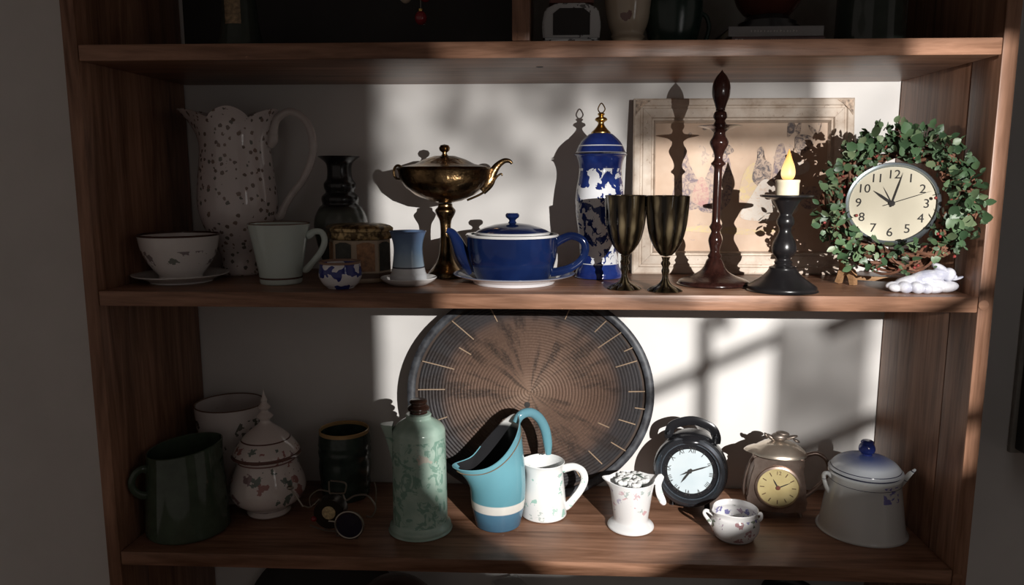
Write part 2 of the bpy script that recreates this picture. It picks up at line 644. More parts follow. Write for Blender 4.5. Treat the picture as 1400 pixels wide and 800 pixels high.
# --- blue splashed bowl
s = 1.27e-3
bwm = NT('blue_splash_glaze')
bn = bwm.noise(42, 2, 0.5, src=bwm.mapping((1, 1, 1), (1.3, 0.2, 0.62)))
c = bwm.ramp(bn, [(0.0, (0.03, 0.04, 0.22)), (0.50, (0.75, 0.74, 0.76))], True)
c = bwm.mix(bwm.band(33.5 * s, 0.2), c, (0.30, 0.19, 0.14))
bwm.color(c)
bwm.set(0.12)
t = thing('sugar_bowl', 'small round white bowl splashed with dark blue, brown rim', 'bowl', (-0.325, 0.056, ZM + E_))
obj('bowl', lathe(vessel([(18, 0), (19.5, 2), (24, 6), (28.5, 15), (29, 22), (27.5, 31), (28.5, 36)], 1.6, 3), s, 48), bwm.m, t)

# --- painted tin
s = 1.40e-3
t = thing('biscuit_tin', 'small eight sided tin with painted panels and gold lid', 'tin', (-0.313, 0.150, ZM + E_))
M_cream = plain('cream_tin_paint', (0.44, 0.33, 0.23), 0.35)
M_tinlid = NT('tin_lid_gilt')
nn = M_tinlid.noise(90, 2)
M_tinlid.color(M_tinlid.ramp(nn, [(0.42, (0.10, 0.065, 0.03)), (0.60, (0.55, 0.40, 0.20))]))
M_tinlid.set(0.3, 0.7)
M_tinlid = M_tinlid.m
ro = 0.0


def oct_fn(a, r, z):
    k = cos(pi / 8) / cos(((a - ro) % (pi / 4)) - pi / 8)
    k = 0.05 + 0.95 * k
    return (r * k * cos(a), r * k * sin(a) * 0.82, z)

obj('body', lathe([(0, 0), (41, 0), (43, 2), (43, 5), (40.5, 8), (40.5, 55), (0, 55)], s, 64, oct_fn), M_cream, t)
obj('lid', lathe([(0, 55.5), (42, 55.5), (43, 57), (43, 65), (44.5, 66), (45, 70), (41, 73), (34, 75), (0, 76)], s, 64, oct_fn), M_tinlid, t)
obj('base_band', lathe([(40.8, 5.5), (42.5, 6), (42.5, 12), (40.8, 12.5)], s, 64, oct_fn), plain('tin_base_brown', (0.10, 0.05, 0.03), 0.4), t)
pc = [plain('panel_orange', (0.36, 0.17, 0.07), 0.4, 0, 0.5, 120), plain('panel_dark_green', (0.035, 0.035, 0.025), 0.4, 0, 0.5, 90)]
for k in range(8):
    a = -pi / 2 + (k - 3.5) * pi / 4 + pi / 8 * 0
    if sin(a) > 0.2:
        continue
    q = bmesh.new()
    rr = 41.1
    pts = []
    for da, z in ((-0.30, 15), (0.30, 15), (0.30, 50), (0.12, 52.5), (-0.12, 52.5), (-0.30, 50)):
        pts.append(Vector(oct_fn(a + da, rr * s, z * s)))
    f = q.faces.new([q.verts.new(p) for p in pts])
    r_ = bmesh.ops.extrude_face_region(q, geom=[f])
    for v in r_['geom']:
        if isinstance(v, bmesh.types.BMVert):
            v.co += Vector((cos(a), sin(a), 0)) * 0.0009
    obj('painted_panel', q, pc[k % 2], t, False)

# --- blue waisted cup on small saucer
s = 1.31e-3
t = thing('small_saucer', 'small white saucer under the waisted blue cup', 'saucer', (-0.215, 0.105, ZM + E_))
obj('dish', lathe([(0, 0.8), (24, 0.8), (25, 0), (27, 0), (36, 6), (38.5, 9), (38, 10), (34, 8), (24, 4), (0, 3.6)], s, 48), M_white, t)
bcm = NT('blue_fade_glaze')
c = bcm.ramp(bcm.math('MULTIPLY', bcm.xyz()[2], 1 / (72 * s)), [(0.0, (0.70, 0.71, 0.73)), (0.26, (0.68, 0.70, 0.72)), (0.265, (0.05, 0.05, 0.07)), (0.285, (0.05, 0.05, 0.07)), (0.29, (0.40, 0.52, 0.62)), (0.62, (0.20, 0.32, 0.50)), (0.965, (0.13, 0.20, 0.36)), (0.97, (0.55, 0.42, 0.28))])
bcm.color(c)
bcm.set(0.12)
t = thing('waisted_cup', 'blue cup narrowing at the waist with white foot, on a saucer', 'cup', (-0.215, 0.105, ZM + E_ + 4.0 * s))
obj('body', lathe(vessel([(25, 0), (25.5, 2), (25, 9), (23, 14), (21, 26), (19.5, 42), (20.5, 54), (24, 66), (25.5, 68)], 1.6, 4), s, 48), bcm.m, t)

# --- bronze lidded compote
s = 1.41e-3
M_brz = NT('tarnished_bronze')
n1 = M_brz.noise(35, 4, 0.6)
M_brz.color(M_brz.ramp(n1, [(0.35, (0.05, 0.03, 0.016)), (0.65, (0.30, 0.19, 0.09))]))
M_brz.set(0.24, 1.0)
M_brz.bump(M_brz.noise(110, 2), 0.5, 0.002)
M_brz = M_brz.m
t = thing('compote', 'tarnished bronze lidded sauce boat on a tall stem foot', 'compote', (-0.161, 0.208, ZM + E_))
obj('foot', lathe(smooth_profile([(0.1, 0), (24, 0), (25.5, 2), (24, 6), (19, 12), (13, 20), (9, 32), (7.5, 46), (7, 62), (8, 76), (12, 84), (14, 90), (10, 95), (9, 99), (0.1, 100)], 3), s, 40), M_brz, t)


def comp_fn(a, r, z):
    x = r * cos(a)
    zz = z / s
    k = max(0.0, min((zz - 100) / 40, 1))
    return (x * 1.0, r * sin(a) * (1 - 0.25 * k), z)

obj('bowl', lathe([(0, 100), (9, 100.5), (22, 103), (40, 111), (54, 122), (61, 133), (63, 143), (65, 145.5), (63, 147.5), (61, 144), (58, 133), (0, 120)], s, 56, comp_fn), M_brz, t)
lid = obj('lid', lathe([(0, 146.5), (57, 146.5), (58, 148.2), (52, 149.5), (40, 152), (28, 158), (14, 162.5), (0, 163)], s, 56, comp_fn), M_brz, t)
obj('finial', lathe([(0, 162.8), (5, 163), (3.2, 165), (3.2, 167), (6.5, 169.5), (7.5, 173), (5.5, 176.5), (0, 178)], s, 24), M_brz, lid)
obj('spout', ptube([(48, 118), (58, 128), (64, 140), (71, 150), (80, 156), (87, 155.5), (90, 152)], s, [6, 6, 4.4, 3.2, 2.4, 1.8, 1.2], flat=1.5), M_brz, t)
obj('scroll', ptube([(30, 104), (50, 113), (62, 124), (70, 135), (76, 139), (77, 136)], s, [1.6, 1.6, 1.6, 1.5, 1.2, 0.9], y=-0.006), M_brz, t)
obj('handle', tube([((-63 + 6 * cos(a)) * s, 0, (141 + 9 * sin(a)) * s) for a in [k * pi / 5 for k in range(10)]], 1.8 * s, n=8, k=3, closed=True), M_brz, t)

# --- blue teapot on its plate
s = 1.33e-3
t = thing('plate', 'white plate with blue rim line under the blue teapot', 'plate', (-0.027, 0.132, ZM + E_))
obj('dish', lathe([(0, 1.2), (50, 1.2), (52, 0), (55, 0), (57, 4), (70, 9), (82, 12.5), (83, 13.5), (81.5, 14), (66, 11), (52, 5.5), (0, 4.8)], s, 64),
    floral('plate_glaze', (0.74, 0.75, 0.78), [(0.7, 0.7, 0.75)], 20, 0.1, 0.1, None, 0.1, 0, [(13.0 * s, 0.1, (0.25, 0.30, 0.45))]), t)
M_cob = NT('cobalt_glaze')
M_cob.color(M_cob.ramp(M_cob.noise(14, 3), [(0.3, (0.004, 0.010, 0.048)), (0.7, (0.008, 0.021, 0.088))]))
M_cob.set(0.10)
M_cob = M_cob.m
t = thing('teapot', 'cobalt blue teapot with a white edged lid standing on a plate', 'teapot', (-0.030, 0.132, ZM + E_ + 5.2 * s))
obj('body', lathe([(0, 0.4), (44, 0.4), (46, 0), (50, 1.5), (55, 12), (59.5, 28), (61.5, 44), (62, 58), (60.5, 60), (57, 60.5), (0, 59)], s, 64), M_cob, t)
obj('rim', lathe([(56, 60.6), (62.4, 58.6), (63.4, 60.2), (62.4, 61.6), (56, 61.6)], s, 64), M_white, t)
lid = obj('lid', lathe([(0, 61.8), (50, 61.8), (51, 63), (47, 66), (38, 70), (24, 74), (9, 76), (0, 76.2)], s, 56), M_cob, t)
obj('lid_edge', lathe([(48.5, 61.9), (51.4, 61.9), (52, 63.2), (49.4, 64.6)], s, 56), M_white, lid)
obj('knob', lathe([(0, 76), (6, 76.2), (4.2, 79), (5, 81), (9, 84), (9.5, 87), (7.5, 89.5), (0, 90)], s, 28), M_cob, lid)
obj('spout', ptube([(-50, 14), (-60, 24), (-69, 36), (-76, 52), (-82, 62), (-89, 66)], s, [15, 13, 10.5, 8, 6, 4.2], n=16), M_cob, t)
obj('handle', ptube([(58, 48), (66, 54), (80, 59), (94, 54), (99, 43), (95, 28), (82, 17), (66, 11), (52, 9)], s, [4, 4.4, 4, 4, 4, 4, 4, 4.4, 4.5], flat=1.35), M_cob, t)

# --- blue and white covered jar
s = 1.41e-3
jm = NT('blue_white_porcelain')
jn = jm.noise(50, 4, 0.55, src=jm.mapping((1, 1, 0.8), (0.31, 0.22, 0.1)), dist=0.6)
jb = jm.ramp(jm.noise(30, 3), [(0.3, (0.008, 0.016, 0.11)), (0.7, (0.02, 0.045, 0.22))])
c = jm.mix(jm.ramp(jn, [(0.0, 0.0), (0.497, 1.0)], True), jb, (0.80, 0.81, 0.84))
for z0, z1 in ((-1, 19), (146, 500)):
    c = jm.mix(jm.band(z0 * s, z1 * s), c, jb)
for z0, z1 in ((166, 167.3), (175, 176.2), (19, 20)):
    c = jm.mix(jm.band(z0 * s, z1 * s), c, (0.8, 0.8, 0.82))
jm.color(c)
jm.set(0.10)
t = thing('ginger_jar', 'blue and white covered jar with tall gilt finial', 'jar', (0.132, 0.219, ZM + E_))
obj('body', lathe(smooth_profile([(0.1, 0), (30, 0), (31.5, 2), (31, 8), (27.5, 16), (26, 30), (27.5, 54), (31.5, 80), (33, 100), (31.5, 120), (28.5, 140), (29, 152), (32, 161), (33.5, 165), (0.1, 166)], 4), s, 56), jm.m, t)
lid = obj('lid', lathe(smooth_profile([(0.1, 166.3), (33, 166.3), (32.5, 168), (30, 174), (26, 181), (19, 188), (13, 192), (0.1, 193)], 3), s, 56), jm.m, t)
fin = obj('finial', lathe(smooth_profile([(0.1, 192.6), (13, 192), (9, 197), (5, 202), (4, 206), (8, 209), (7, 212), (3, 214), (5, 217), (2, 219), (0.1, 219.4)], 3), s, 24), M_gold, lid)
obj('finial_loop', ptube([(0, 218), (4, 221), (4.5, 225), (0, 231), (-4, 225), (-3.5, 221)], s, 0.9, n=6, closed=True), M_gold, fin)

# --- pair of smoked goblets
s = 1.25e-3
gm = NT('smoked_glass')
gm.color((0.30, 0.24, 0.15))
gm.set(0.03)
gm.b.inputs['Transmission Weight'].default_value = 0.135
gm.b.inputs['IOR'].default_value = 1.5
sxg = gm.xyz()
ga = gm.math('ARCTAN2', sxg[1], sxg[0])
flute_glint = gm.math('ABSOLUTE', gm.math('COSINE', gm.math('MULTIPLY', ga, 5.0)))
gn = gm.noise(45, 2, 0.5, src=gm.mapping((1, 1, 0.4)))
gm.color(gm.ramp(gm.math('ADD', gm.math('MULTIPLY', flute_glint, 0.45), gm.math('MULTIPLY', gn, 0.7)), [(0.48, (0.004, 0.003, 0.002)), (0.72, (0.022, 0.015, 0.008)), (0.92, (0.17, 0.13, 0.075))]))  # gold stripes paint glints along the flutes into the colour
gm = gm.m


def flute_fn(a, r, z):
    zz = z / s
    k = 0.0
    if zz > 44:
        k = 0.11 * min((zz - 44) / 20, 1) * (1 - 0.75 * max(0, (zz - 100) / 27))
    if zz < 14:
        k = 0.10 * max(0, min(1, (14 - zz) / 8))
    r *= 1 + k * (abs(cos(a * 5)) - 0.6)
    return (r * cos(a), r * sin(a), z)

gob_prof = smooth_profile([(0.1, 0), (21, 0), (22, 1.5), (17, 5), (9, 9), (5, 15), (4, 21), (5.5, 27), (4.2, 32), (6.5, 37), (4.6, 41), (6, 46), (13, 54), (20, 67), (24.5, 84), (27, 104), (28.8, 127)], 3)
inn = [(28.0, 127.6)] + [(r - 1.4, z) for r, z in gob_prof if z > 50][::-1] + [(0.0, 49.5)]
goblets = []
for i, (x, y, lab) in enumerate(((0.166, 0.066, 'left of the two smoked glass goblets, before the blue and white jar'), (0.232, 0.044, 'right of the two smoked glass goblets, nearest the wooden candlestick'))):
    t = thing('goblet', lab, 'goblet', (x, y, ZM + E_), 0.3 * i, 'smoked glass goblets')
    if i == 0:
        b = obj('bowl', lathe([(0.0, 46.2)] + [p_ for p_ in gob_prof if p_[1] > 46.2] + inn, s, 80, flute_fn), gm, t)
        f = obj('foot', lathe([p_ for p_ in gob_prof if p_[1] < 41.5] + [(0, 41.4)], s, 80, flute_fn), gm, t)
        # close the stem into the bowl
        kn = obj('stem_knop', lathe([(0, 41.45), (4.8, 41.45), (5.0, 43.5), (6.2, 46.15), (0, 46.15)], s, 40), gm, t)
        goblets = [b, f, kn]
    else:
        for o in goblets:
            link_copy(o, t)

# --- turned wooden candlestick
s = 1.31e-3
M_mah = wood('polished_mahogany', (0.010, 0.004, 0.0035), (0.045, 0.016, 0.012), 2, 2.0, 0.16)
t = thing('wooden_candlestick', 'tall turned mahogany candlestick with a pointed bulb on top', 'candlestick', (0.331, 0.126, ZM + E_))
prof = [(0.1, 0), (46, 0), (47.5, 2), (46.5, 5), (40, 8), (29, 12), (19, 18), (13.5, 25), (10.5, 33), (8, 36), (9.5, 39), (7.5, 42), (6.2, 46), (8, 54), (9.2, 60), (8, 66), (5.6, 72), (7.5, 76), (8.6, 79), (6, 83), (5.4, 92), (5.6, 120), (5.4, 150), (5.6, 158), (9, 161), (9.4, 163.5), (6, 167), (5.6, 173), (8, 180), (11.5, 187), (12, 192), (8.5, 198), (7.5, 203), (9.5, 205), (14, 208), (27.5, 211), (27.8, 212.3), (12, 213.5), (8, 215), (6.5, 219), (9, 223), (8.2, 228), (6, 231)]
st = obj('stem', lathe(smooth_profile(prof + [(0.1, 231.5)], 2), s, 40), M_mah, t)
obj('bulb', lathe(smooth_profile([(0.1, 231.6), (6, 231.6), (6, 234), (8, 241), (11, 250), (11.8, 259), (10.5, 268), (6.5, 276), (2.2, 281), (0.1, 284)], 4), s, 32), M_mah, t)

# --- black candlestick with lit candle
s = 1.24e-3
t = thing('black_candlestick', 'black turned candlestick holding the short lit candle', 'candlestick', (0.431, 0.058, ZM + E_))
obj('stem', lathe(smooth_profile([(0.1, 0), (44, 0), (45.5, 2), (45, 6), (38, 11), (28, 18), (21, 25), (18, 30), (18, 32), (14, 33), (11, 36), (12, 39), (9.5, 42), (10, 45), (14.5, 51), (16, 58), (14.5, 66), (10.5, 74), (8, 80), (8.5, 86), (11.2, 91), (11.2, 97), (8.5, 102), (9, 106), (13, 113), (17, 120), (21, 124), (33, 126.5), (34.5, 128.5), (33, 129.5), (18, 128.2), (0.1, 128)], 3), s, 48), M_black, t)
t = thing('candle', 'short cream candle with a glowing flame bulb on black candlestick', 'candle', (0.431, 0.058, ZM + E_ + 129.3 * s))
wax = plain('cream_wax', (0.80, 0.70, 0.52), 0.45)
obj('wax', lathe([(0, 0), (15, 0), (15.2, 1), (15.2, 16), (16, 17.5), (16, 20), (14, 20.6), (0, 20.4)], s, 32), wax, t)
fm = NT('flame_glow')
fz = fm.math('MULTIPLY', fm.xyz()[2], 1 / (60 * s))
fm.color((0.35, 0.16, 0.04))
fm.link(fm.ramp(fz, [(0.33, (1.0, 0.42, 0.08)), (0.45, (1.0, 0.80, 0.42)), (0.62, (1.0, 0.72, 0.30)), (0.95, (1.0, 0.36, 0.05))]), fm.b.inputs['Emission Color'])
fm.b.inputs['Emission Strength'].default_value = 1.15
obj('flame_bulb', lathe(smooth_profile([(0.1, 20.6), (6, 20.8), (8.6, 25), (9.2, 31), (7.6, 39), (4.6, 47), (2, 55), (0.1, 61)], 4), s, 28), fm.m, t)

# --- framed print leaning on the wall
FW, FH, FT = 0.428, 0.345, 0.024
FX, FY = 0.4155, 0.268
lean = math.asin((0.333 - FT - 0.002 - FY) / FH) if True else 0
t = thing('framed_print', 'cream distressed picture frame with a faded figure print, leaning on wall', 'picture', (FX, FY, ZM + E_))
t.rotation_euler = (-lean, 0, 0)
fr = NT('distressed_cream_paint')
a_ = fr.noise(22, 5, 0.65)
b_ = fr.noise(120, 3, 0.6)
c = fr.ramp(a_, [(0.30, (0.36, 0.27, 0.20)), (0.50, (0.52, 0.43, 0.35)), (0.70, (0.60, 0.52, 0.44))])
c = fr.mix(fr.math('MULTIPLY', fr.math('GREATER_THAN', b_, 0.66), 0.5), c, (0.26, 0.17, 0.12))
fr.color(c)
fr.set(0.6)
fr.bump(b_, 0.15, 0.001)
fr = fr.m
M_edge = wood('frame_edge_wood', (0.05, 0.025, 0.015), (0.13, 0.07, 0.045), 2)
# section: (inward, forward) seen from the outer edge
sec = [(0.0, -0.002), (0.0, -FT * 0.92), (0.003, -FT), (0.013, -FT), (0.015, -FT * 0.86), (0.018, -FT * 0.86), (0.020, -FT * 0.93), (0.036, -FT * 0.82), (0.038, -FT * 0.60), (0.041, -FT * 0.60), (0.043, -FT * 0.75), (0.046, -FT * 0.42), (0.046, -0.002)]
cor = [(-FW / 2, 0), (FW / 2, 0), (FW / 2, FH), (-FW / 2, FH)]
for i in range(4):
    p, q = Vector(cor[i]), Vector(cor[(i + 1) % 4])
    d = (q - p).normalized()
    nrm = Vector((-d.y, d.x))
    bm = bmesh.new()
    ra = [bm.verts.new(((p + nrm * u + d * (u + 0.0002)).x, FT + w, (p + nrm * u + d * (u + 0.0002)).y)) for u, w in sec]
    rb = [bm.verts.new(((q + nrm * u - d * (u + 0.0002)).x, FT + w, (q + nrm * u - d * (u + 0.0002)).y)) for u, w in sec]
    for k in range(len(sec)):
        k2 = (k + 1) % len(sec)
        bm.faces.new((ra[k], rb[k], rb[k2], ra[k2]))
    bm.faces.new(ra)
    bm.faces.new(rb[::-1])
    o = obj('frame_side', bm, fr, t, False)
    if i == 3:
        o.data.materials.append(M_edge)
        for pl in o.data.polygons:
            if pl.normal.x < -0.9:
                pl.material_index = 1
for sx, in ((-1,), (1,)):
    x = sx * FW / 2
    o = obj('corner_ornament', prism([(x - sx * 0.004, FH - 0.004), (x - sx * 0.034, FH - 0.004), (x - sx * 0.020, FH - 0.014), (x - sx * 0.014, FH - 0.020), (x - sx * 0.004, FH - 0.034)], 0.0004 - 0.0022, 0.0008), plain('worn_corner_carving', (0.42, 0.31, 0.23), 0.6, 0, 0.7, 160), t, False)
pm = NT('faded_print_paper')
a_ = pm.noise(9, 4, 0.6)
b_ = pm.noise(38, 4, 0.65, dist=0.8)
c = pm.ramp(a_, [(0.30, (0.44, 0.30, 0.21)), (0.55, (0.53, 0.39, 0.29)), (0.72, (0.58, 0.45, 0.35))])
c = pm.mix(pm.math('MULTIPLY', pm.math('GREATER_THAN', b_, 0.66), 0.45), c, (0.30, 0.24, 0.23))
pm.color(c)
pm.set(0.7)
obj('print', boxm(-FW / 2 + 0.044, FW / 2 - 0.044, FT - 0.0085, FT - 0.006, 0.044, FH - 0.044), pm.m, t)


def fig_mat(name, col, base=(0.50, 0.37, 0.28), thr=0.42):
    u = NT(name)
    n_ = u.noise(85, 4, 0.7, dist=1.5)
    u.color(u.mix(u.ramp(n_, [(thr - 0.02, 1.0), (thr + 0.14, 0.2)]), base, col))
    u.set(0.7)
    return u.m

fgrey = fig_mat('print_grey_violet', (0.17, 0.13, 0.15))
fdark = fig_mat('print_dark_grey', (0.10, 0.08, 0.08))
fpink = fig_mat('print_dusty_pink', (0.42, 0.22, 0.21))
fwhite = fig_mat('print_white_gown', (0.54, 0.48, 0.42), thr=0.52)
fyel = fig_mat('print_straw', (0.55, 0.42, 0.22))
# painted shapes, in photograph pixels from the frame's lower-left corner (1.49 mm each)
def blob(pts, mat, lift):
    q = catmull(pts, 5, True)
    poly = [(-FW / 2 + x * 0.00141, z * 0.00147) for x, z in q]
    bm = bmesh.new()
    y = FT - 0.0085 - 0.00012 * lift
    bm.faces.new([bm.verts.new((x, y, z)) for x, z in poly])
    bmesh.ops.triangulate(bm, faces=bm.faces[:])
    obj('printed_figure', bm, mat, t, False)

for lift, (pts, mt) in enumerate([
    ([(56, 92), (60, 120), (70, 148), (74, 172), (80, 150), (92, 128), (104, 112), (98, 92), (76, 86)], fgrey),
    ([(94, 88), (100, 122), (112, 150), (122, 168), (134, 160), (140, 130), (138, 100), (120, 84)], fgrey),
    ([(84, 100), (92, 126), (100, 130), (108, 112), (104, 92)], fpink),
    ([(112, 158), (120, 174), (132, 176), (142, 166), (130, 160)], fdark),
    ([(150, 106), (158, 140), (176, 152), (188, 140), (180, 110), (164, 98)], fyel),
    ([(168, 128), (172, 150), (176, 158), (174, 166), (180, 172), (184, 164), (182, 156), (194, 148), (192, 126), (180, 118)], fdark),
    ([(196, 124), (198, 152), (202, 172), (210, 176), (214, 164), (222, 152), (218, 130), (206, 120)], fgrey),
    ([(152, 78), (166, 104), (184, 128), (204, 120), (222, 112), (232, 88), (214, 76), (180, 72)], fwhite),
    ([(218, 148), (232, 154), (246, 150), (244, 138), (226, 134)], fwhite),
    ([(234, 98), (240, 116), (256, 118), (268, 108), (262, 92), (244, 88)], fgrey),
    ([(216, 184), (216, 202), (222, 206), (226, 198), (234, 206), (232, 186), (226, 192)], fdark),
    ([(228, 166), (226, 184), (236, 188), (250, 184), (248, 172), (238, 162)], fdark),
    ([(244, 200), (252, 196), (258, 192), (262, 204), (260, 192), (252, 188)], fdark),
    ([(64, 60), (110, 66), (180, 60), (230, 64), (180, 54), (110, 56)], fyel),
    ([(78, 188), (81, 191), (83, 188), (80, 185)], fdark),
    ([(98, 196), (102, 200), (105, 196), (101, 194)], fdark),
]):
    blob(pts, mt, lift + 1)

# --- easel, clock, wreath
CX, CY, CZ = 0.612, 0.064, 0.172
tilt = R(-17)
turn = R(-25)
t = thing('easel_stand', 'small carved light wood plate stand under the wreath clock', 'stand', (0.632, 0.112, ZM + E_), turn)
M_oak = wood('light_carved_wood', (0.20, 0.10, 0.045), (0.50, 0.30, 0.16), 0, 2.0, 0.5)
foot = prism([(-0.024, 0.048), (-0.018, 0.034), (-0.022, 0.014), (-0.026, 0.002), (-0.018, 0.0), (-0.012, 0.014), (-0.004, 0.018), (0.000, 0.010), (0.003, 0.0), (0.011, 0.0), (0.010, 0.016), (0.006, 0.026), (-0.006, 0.033), (-0.013, 0.042), (-0.018, 0.050)], -0.006, 0.006)
xform(foot, Matrix.Rotation(R(-28), 4, 'Z'))
f1 = obj('carved_foot', foot, M_oak, t, False)
f1.location = (-0.062, -0.004, 0)
f2 = link_copy(f1, t, (0.040, 0.006, 0), (0, 0, 0), (-1, 1, 1))
obj('cross_rail', boxm(-0.058, 0.036, 0.016, 0.024, 0.006, 0.014, 0.001), M_oak, t)

M_brs = plain('pewter_blue_rim', (0.32, 0.37, 0.40), 0.25, 0.8)
t = thing('wreath_clock', 'round cream faced clock with black numerals inside the leafy wreath', 'clock', (CX - 0.006, CY, CZ - 0.002))
t.rotation_euler = (tilt, 0, turn)
t.scale = (0.82, 1, 0.80)
obj('case', lathe_y([(0, 0.020), (0.082, 0.020), (0.086, 0.012), (0.0875, -0.012), (0.085, -0.016), (0.081, -0.015), (0.0795, -0.009), (0, -0.009)], 64), M_brs, t)
dm = NT('cream_dial_paper')
dm.color(dm.ramp(dm.noise(12, 2), [(0.3, (0.50, 0.455, 0.35)), (0.7, (0.57, 0.52, 0.41))]))
dm.set(0.5)
dial = obj('dial', lathe_y([(0, -0.0094), (0.079, -0.0094), (0.079, -0.0091), (0, -0.0091)], 64), dm.m, t, False)
for h in range(1, 13):
    a = h * pi / 6
    bm = text_bm(str(h), 0.0265, 0.0002)
    xform(bm, Matrix.Translation((0.0615 * sin(a), -0.0098, 0.0615 * cos(a))) @ Matrix.Scale(0.95, 4, (1, 0, 0)))
    obj('numeral', bm, M_ink, dial, False)
obj('hour_hand', hand_bm(R(-53), 0.045, 0.006, 0.0028, -0.0106), M_ink, t, False)
obj('minute_hand', hand_bm(R(14), 0.068, 0.008, 0.0016, -0.0112), M_ink, t, False)
obj('alarm_hand', hand_bm(R(-27), 0.040, 0.0, 0.0010, -0.0101), M_ink, t, False)
obj('second_hand', hand_bm(R(69), 0.074, 0.016, 0.0007, -0.0118), M_ink, t, False)
obj('hub', lathe_y([(0, -0.0130), (0.0055, -0.0128), (0.006, -0.0099), (0, -0.0099)], 20), M_ink, t)

t = thing('leaf_wreath', 'twig wreath with small green leaves and red berries around the clock', 'wreath', (CX, CY, CZ))
t.rotation_euler = (tilt, 0, turn)
t.scale = (1, 1, 1.02)
M_vine = wood('vine_twig', (0.06, 0.025, 0.015), (0.26, 0.12, 0.07), 0, 4.0, 0.7)
rng = random.Random(3)
RA = 0.096
for k in range(14):
    ph, tw = rng.uniform(0, 6.28), rng.choice((-1, 1)) * rng.choice((3, 4, 5))
    rr = rng.uniform(0.006, 0.021)
    da = rng.uniform(-0.004, 0.006)
    pts = []
    for i in range(30):
        a = 2 * pi * i / 30
        r0 = RA + da + rr * cos(tw * a + ph) * 1.0
        pts.append((r0 * cos(a), rr * 0.75 * sin(tw * a + ph), r0 * sin(a) * 1.0))
    obj('vine', tube(pts, rng.uniform(0.0017, 0.0034), n=5, k=2, closed=True), M_vine, t)


def leaf_mesh(name, mat, lobes):
    """folded leaf: a midrib and a rounded, slightly wavy margin on each side"""
    bm = bmesh.new()
    st = [(0.0, 0.0)] + [(x, y) for x, y in lobes] + [(0.0, 1.0)]
    mid = [bm.verts.new((0, -0.16 * y * y, y)) for x, y in st]
    for sg in (-1, 1):
        edge = [mid[0]] + [bm.verts.new((sg * x, -0.16 * y * y - 0.22 * x + 0.03 * sin(9 * y + sg), y)) for x, y in st[1:-1]] + [mid[-1]]
        for a in range(len(st) - 1):
            vs = []
            for v in (mid[a], edge[a], edge[a + 1], mid[a + 1]):
                if v not in vs:
                    vs.append(v)
            if len(vs) > 2:
                bm.faces.new(vs)
    me = bpy.data.meshes.new(name)
    bmesh.ops.recalc_face_normals(bm, faces=bm.faces)
    bm.to_mesh(me)
    bm.free()
    me.polygons.foreach_set('use_smooth', [True] * len(me.polygons))
    me.materials.append(mat)
    return me

lm = NT('leaf_green')
oi = lm.n('ShaderNodeObjectInfo')
lc = lm.ramp(oi.outputs['Random'], [(0.0, (0.025, 0.055, 0.025)), (0.4, (0.055, 0.105, 0.048)), (0.75, (0.09, 0.145, 0.07)), (1.0, (0.16, 0.20, 0.11))])
lm.color(lc)
lm.set(0.45)
lm = lm.m
Lm = [leaf_mesh('leaf', lm, [(0.20, 0.06), (0.38, 0.22), (0.44, 0.42), (0.36, 0.66), (0.20, 0.86)]),
      leaf_mesh('leaf', lm, [(0.32, 0.04), (0.46, 0.20), (0.30, 0.36), (0.38, 0.56), (0.22, 0.80)]),
      leaf_mesh('leaf', lm, [(0.14, 0.08), (0.26, 0.28), (0.30, 0.50), (0.22, 0.72), (0.10, 0.90)])]


def leaf_spot():
    """angle with fuller growth at the top, the right and the lower left"""
    while True:
        a = rng.uniform(0, 2 * pi)
        d = math.degrees(a)
        w = 0.30
        if 40 < d < 140:
            w = 1.0
        elif d < 40 or d > 318:
            w = 0.8
        elif 185 < d < 245:
            w = 0.75
        elif 255 < d < 300:
            w = 0.22
        if rng.random() < w:
            break
    full = w > 0.6
    top = 40 < d < 140 or d < 40 or d > 318
    r = RA + rng.gauss(0.002 if top else 0.0, 0.016 if full else 0.013)
    r = max(0.071, min(r, 0.124))
    y = -rng.uniform(0.004, 0.048) * (1 - ((r - RA) / 0.06) ** 2)
    return a, r, y


def leaf_rot(a):
    d = rng.gauss(a, 1.0)
    tilt_ = rng.uniform(-1.0, 0.5)
    Mx = Matrix.Rotation(pi / 2 - d, 3, 'Y') @ Matrix.Rotation(-tilt_, 3, 'X') @ Matrix.Rotation(rng.gauss(0, 0.8), 3, 'Z')
    return Mx

for k in range(298):
    a, r, y = leaf_spot()
    o = bpy.data.objects.new('leaf', Lm[k % 3])
    C.objects.link(o)
    o.parent = t
    o.location = (r * cos(a), y - 0.004, r * sin(a))
    o.rotation_euler = leaf_rot(a).to_euler()
    sc = rng.uniform(0.012, 0.021)
    o.scale = (sc, sc, sc)
bm = bmesh.new()
for k in range(620):
    a, r, y = leaf_spot()
    Mx = leaf_rot(a)
    sc = rng.uniform(0.006, 0.012)
    base = Vector((r * cos(a), y * 0.8, r * sin(a)))
    vs = [bm.verts.new(base + Mx @ (v.co * sc)) for v in Lm[k % 3].vertices]
    for pl in Lm[k % 3].polygons:
        bm.faces.new([vs[i] for i in pl.vertices])
fo = obj('small_leaves', bm, plain('small_leaf_green', (0.075, 0.125, 0.065), 0.5, 0, 0.6, 70), t, False)
fo['kind'] = 'stuff'
M_berry = plain('red_berry', (0.22, 0.035, 0.03), 0.3)
b0 = None
for k in range(46):
    a = rng.uniform(0, 2 * pi)
    r = RA + rng.gauss(0, 0.014)
    y = -rng.uniform(0.012, 0.030)
    if b0 is None:
        b0 = obj('berry', ellipsoid(bmesh.new(), (0, 0, 0), (0.0026,) * 3, 8, 6), M_berry, t)
        b0.location = (r * cos(a), y, r * sin(a))
    else:
        link_copy(b0, t, (r * cos(a), y, r * sin(a)))

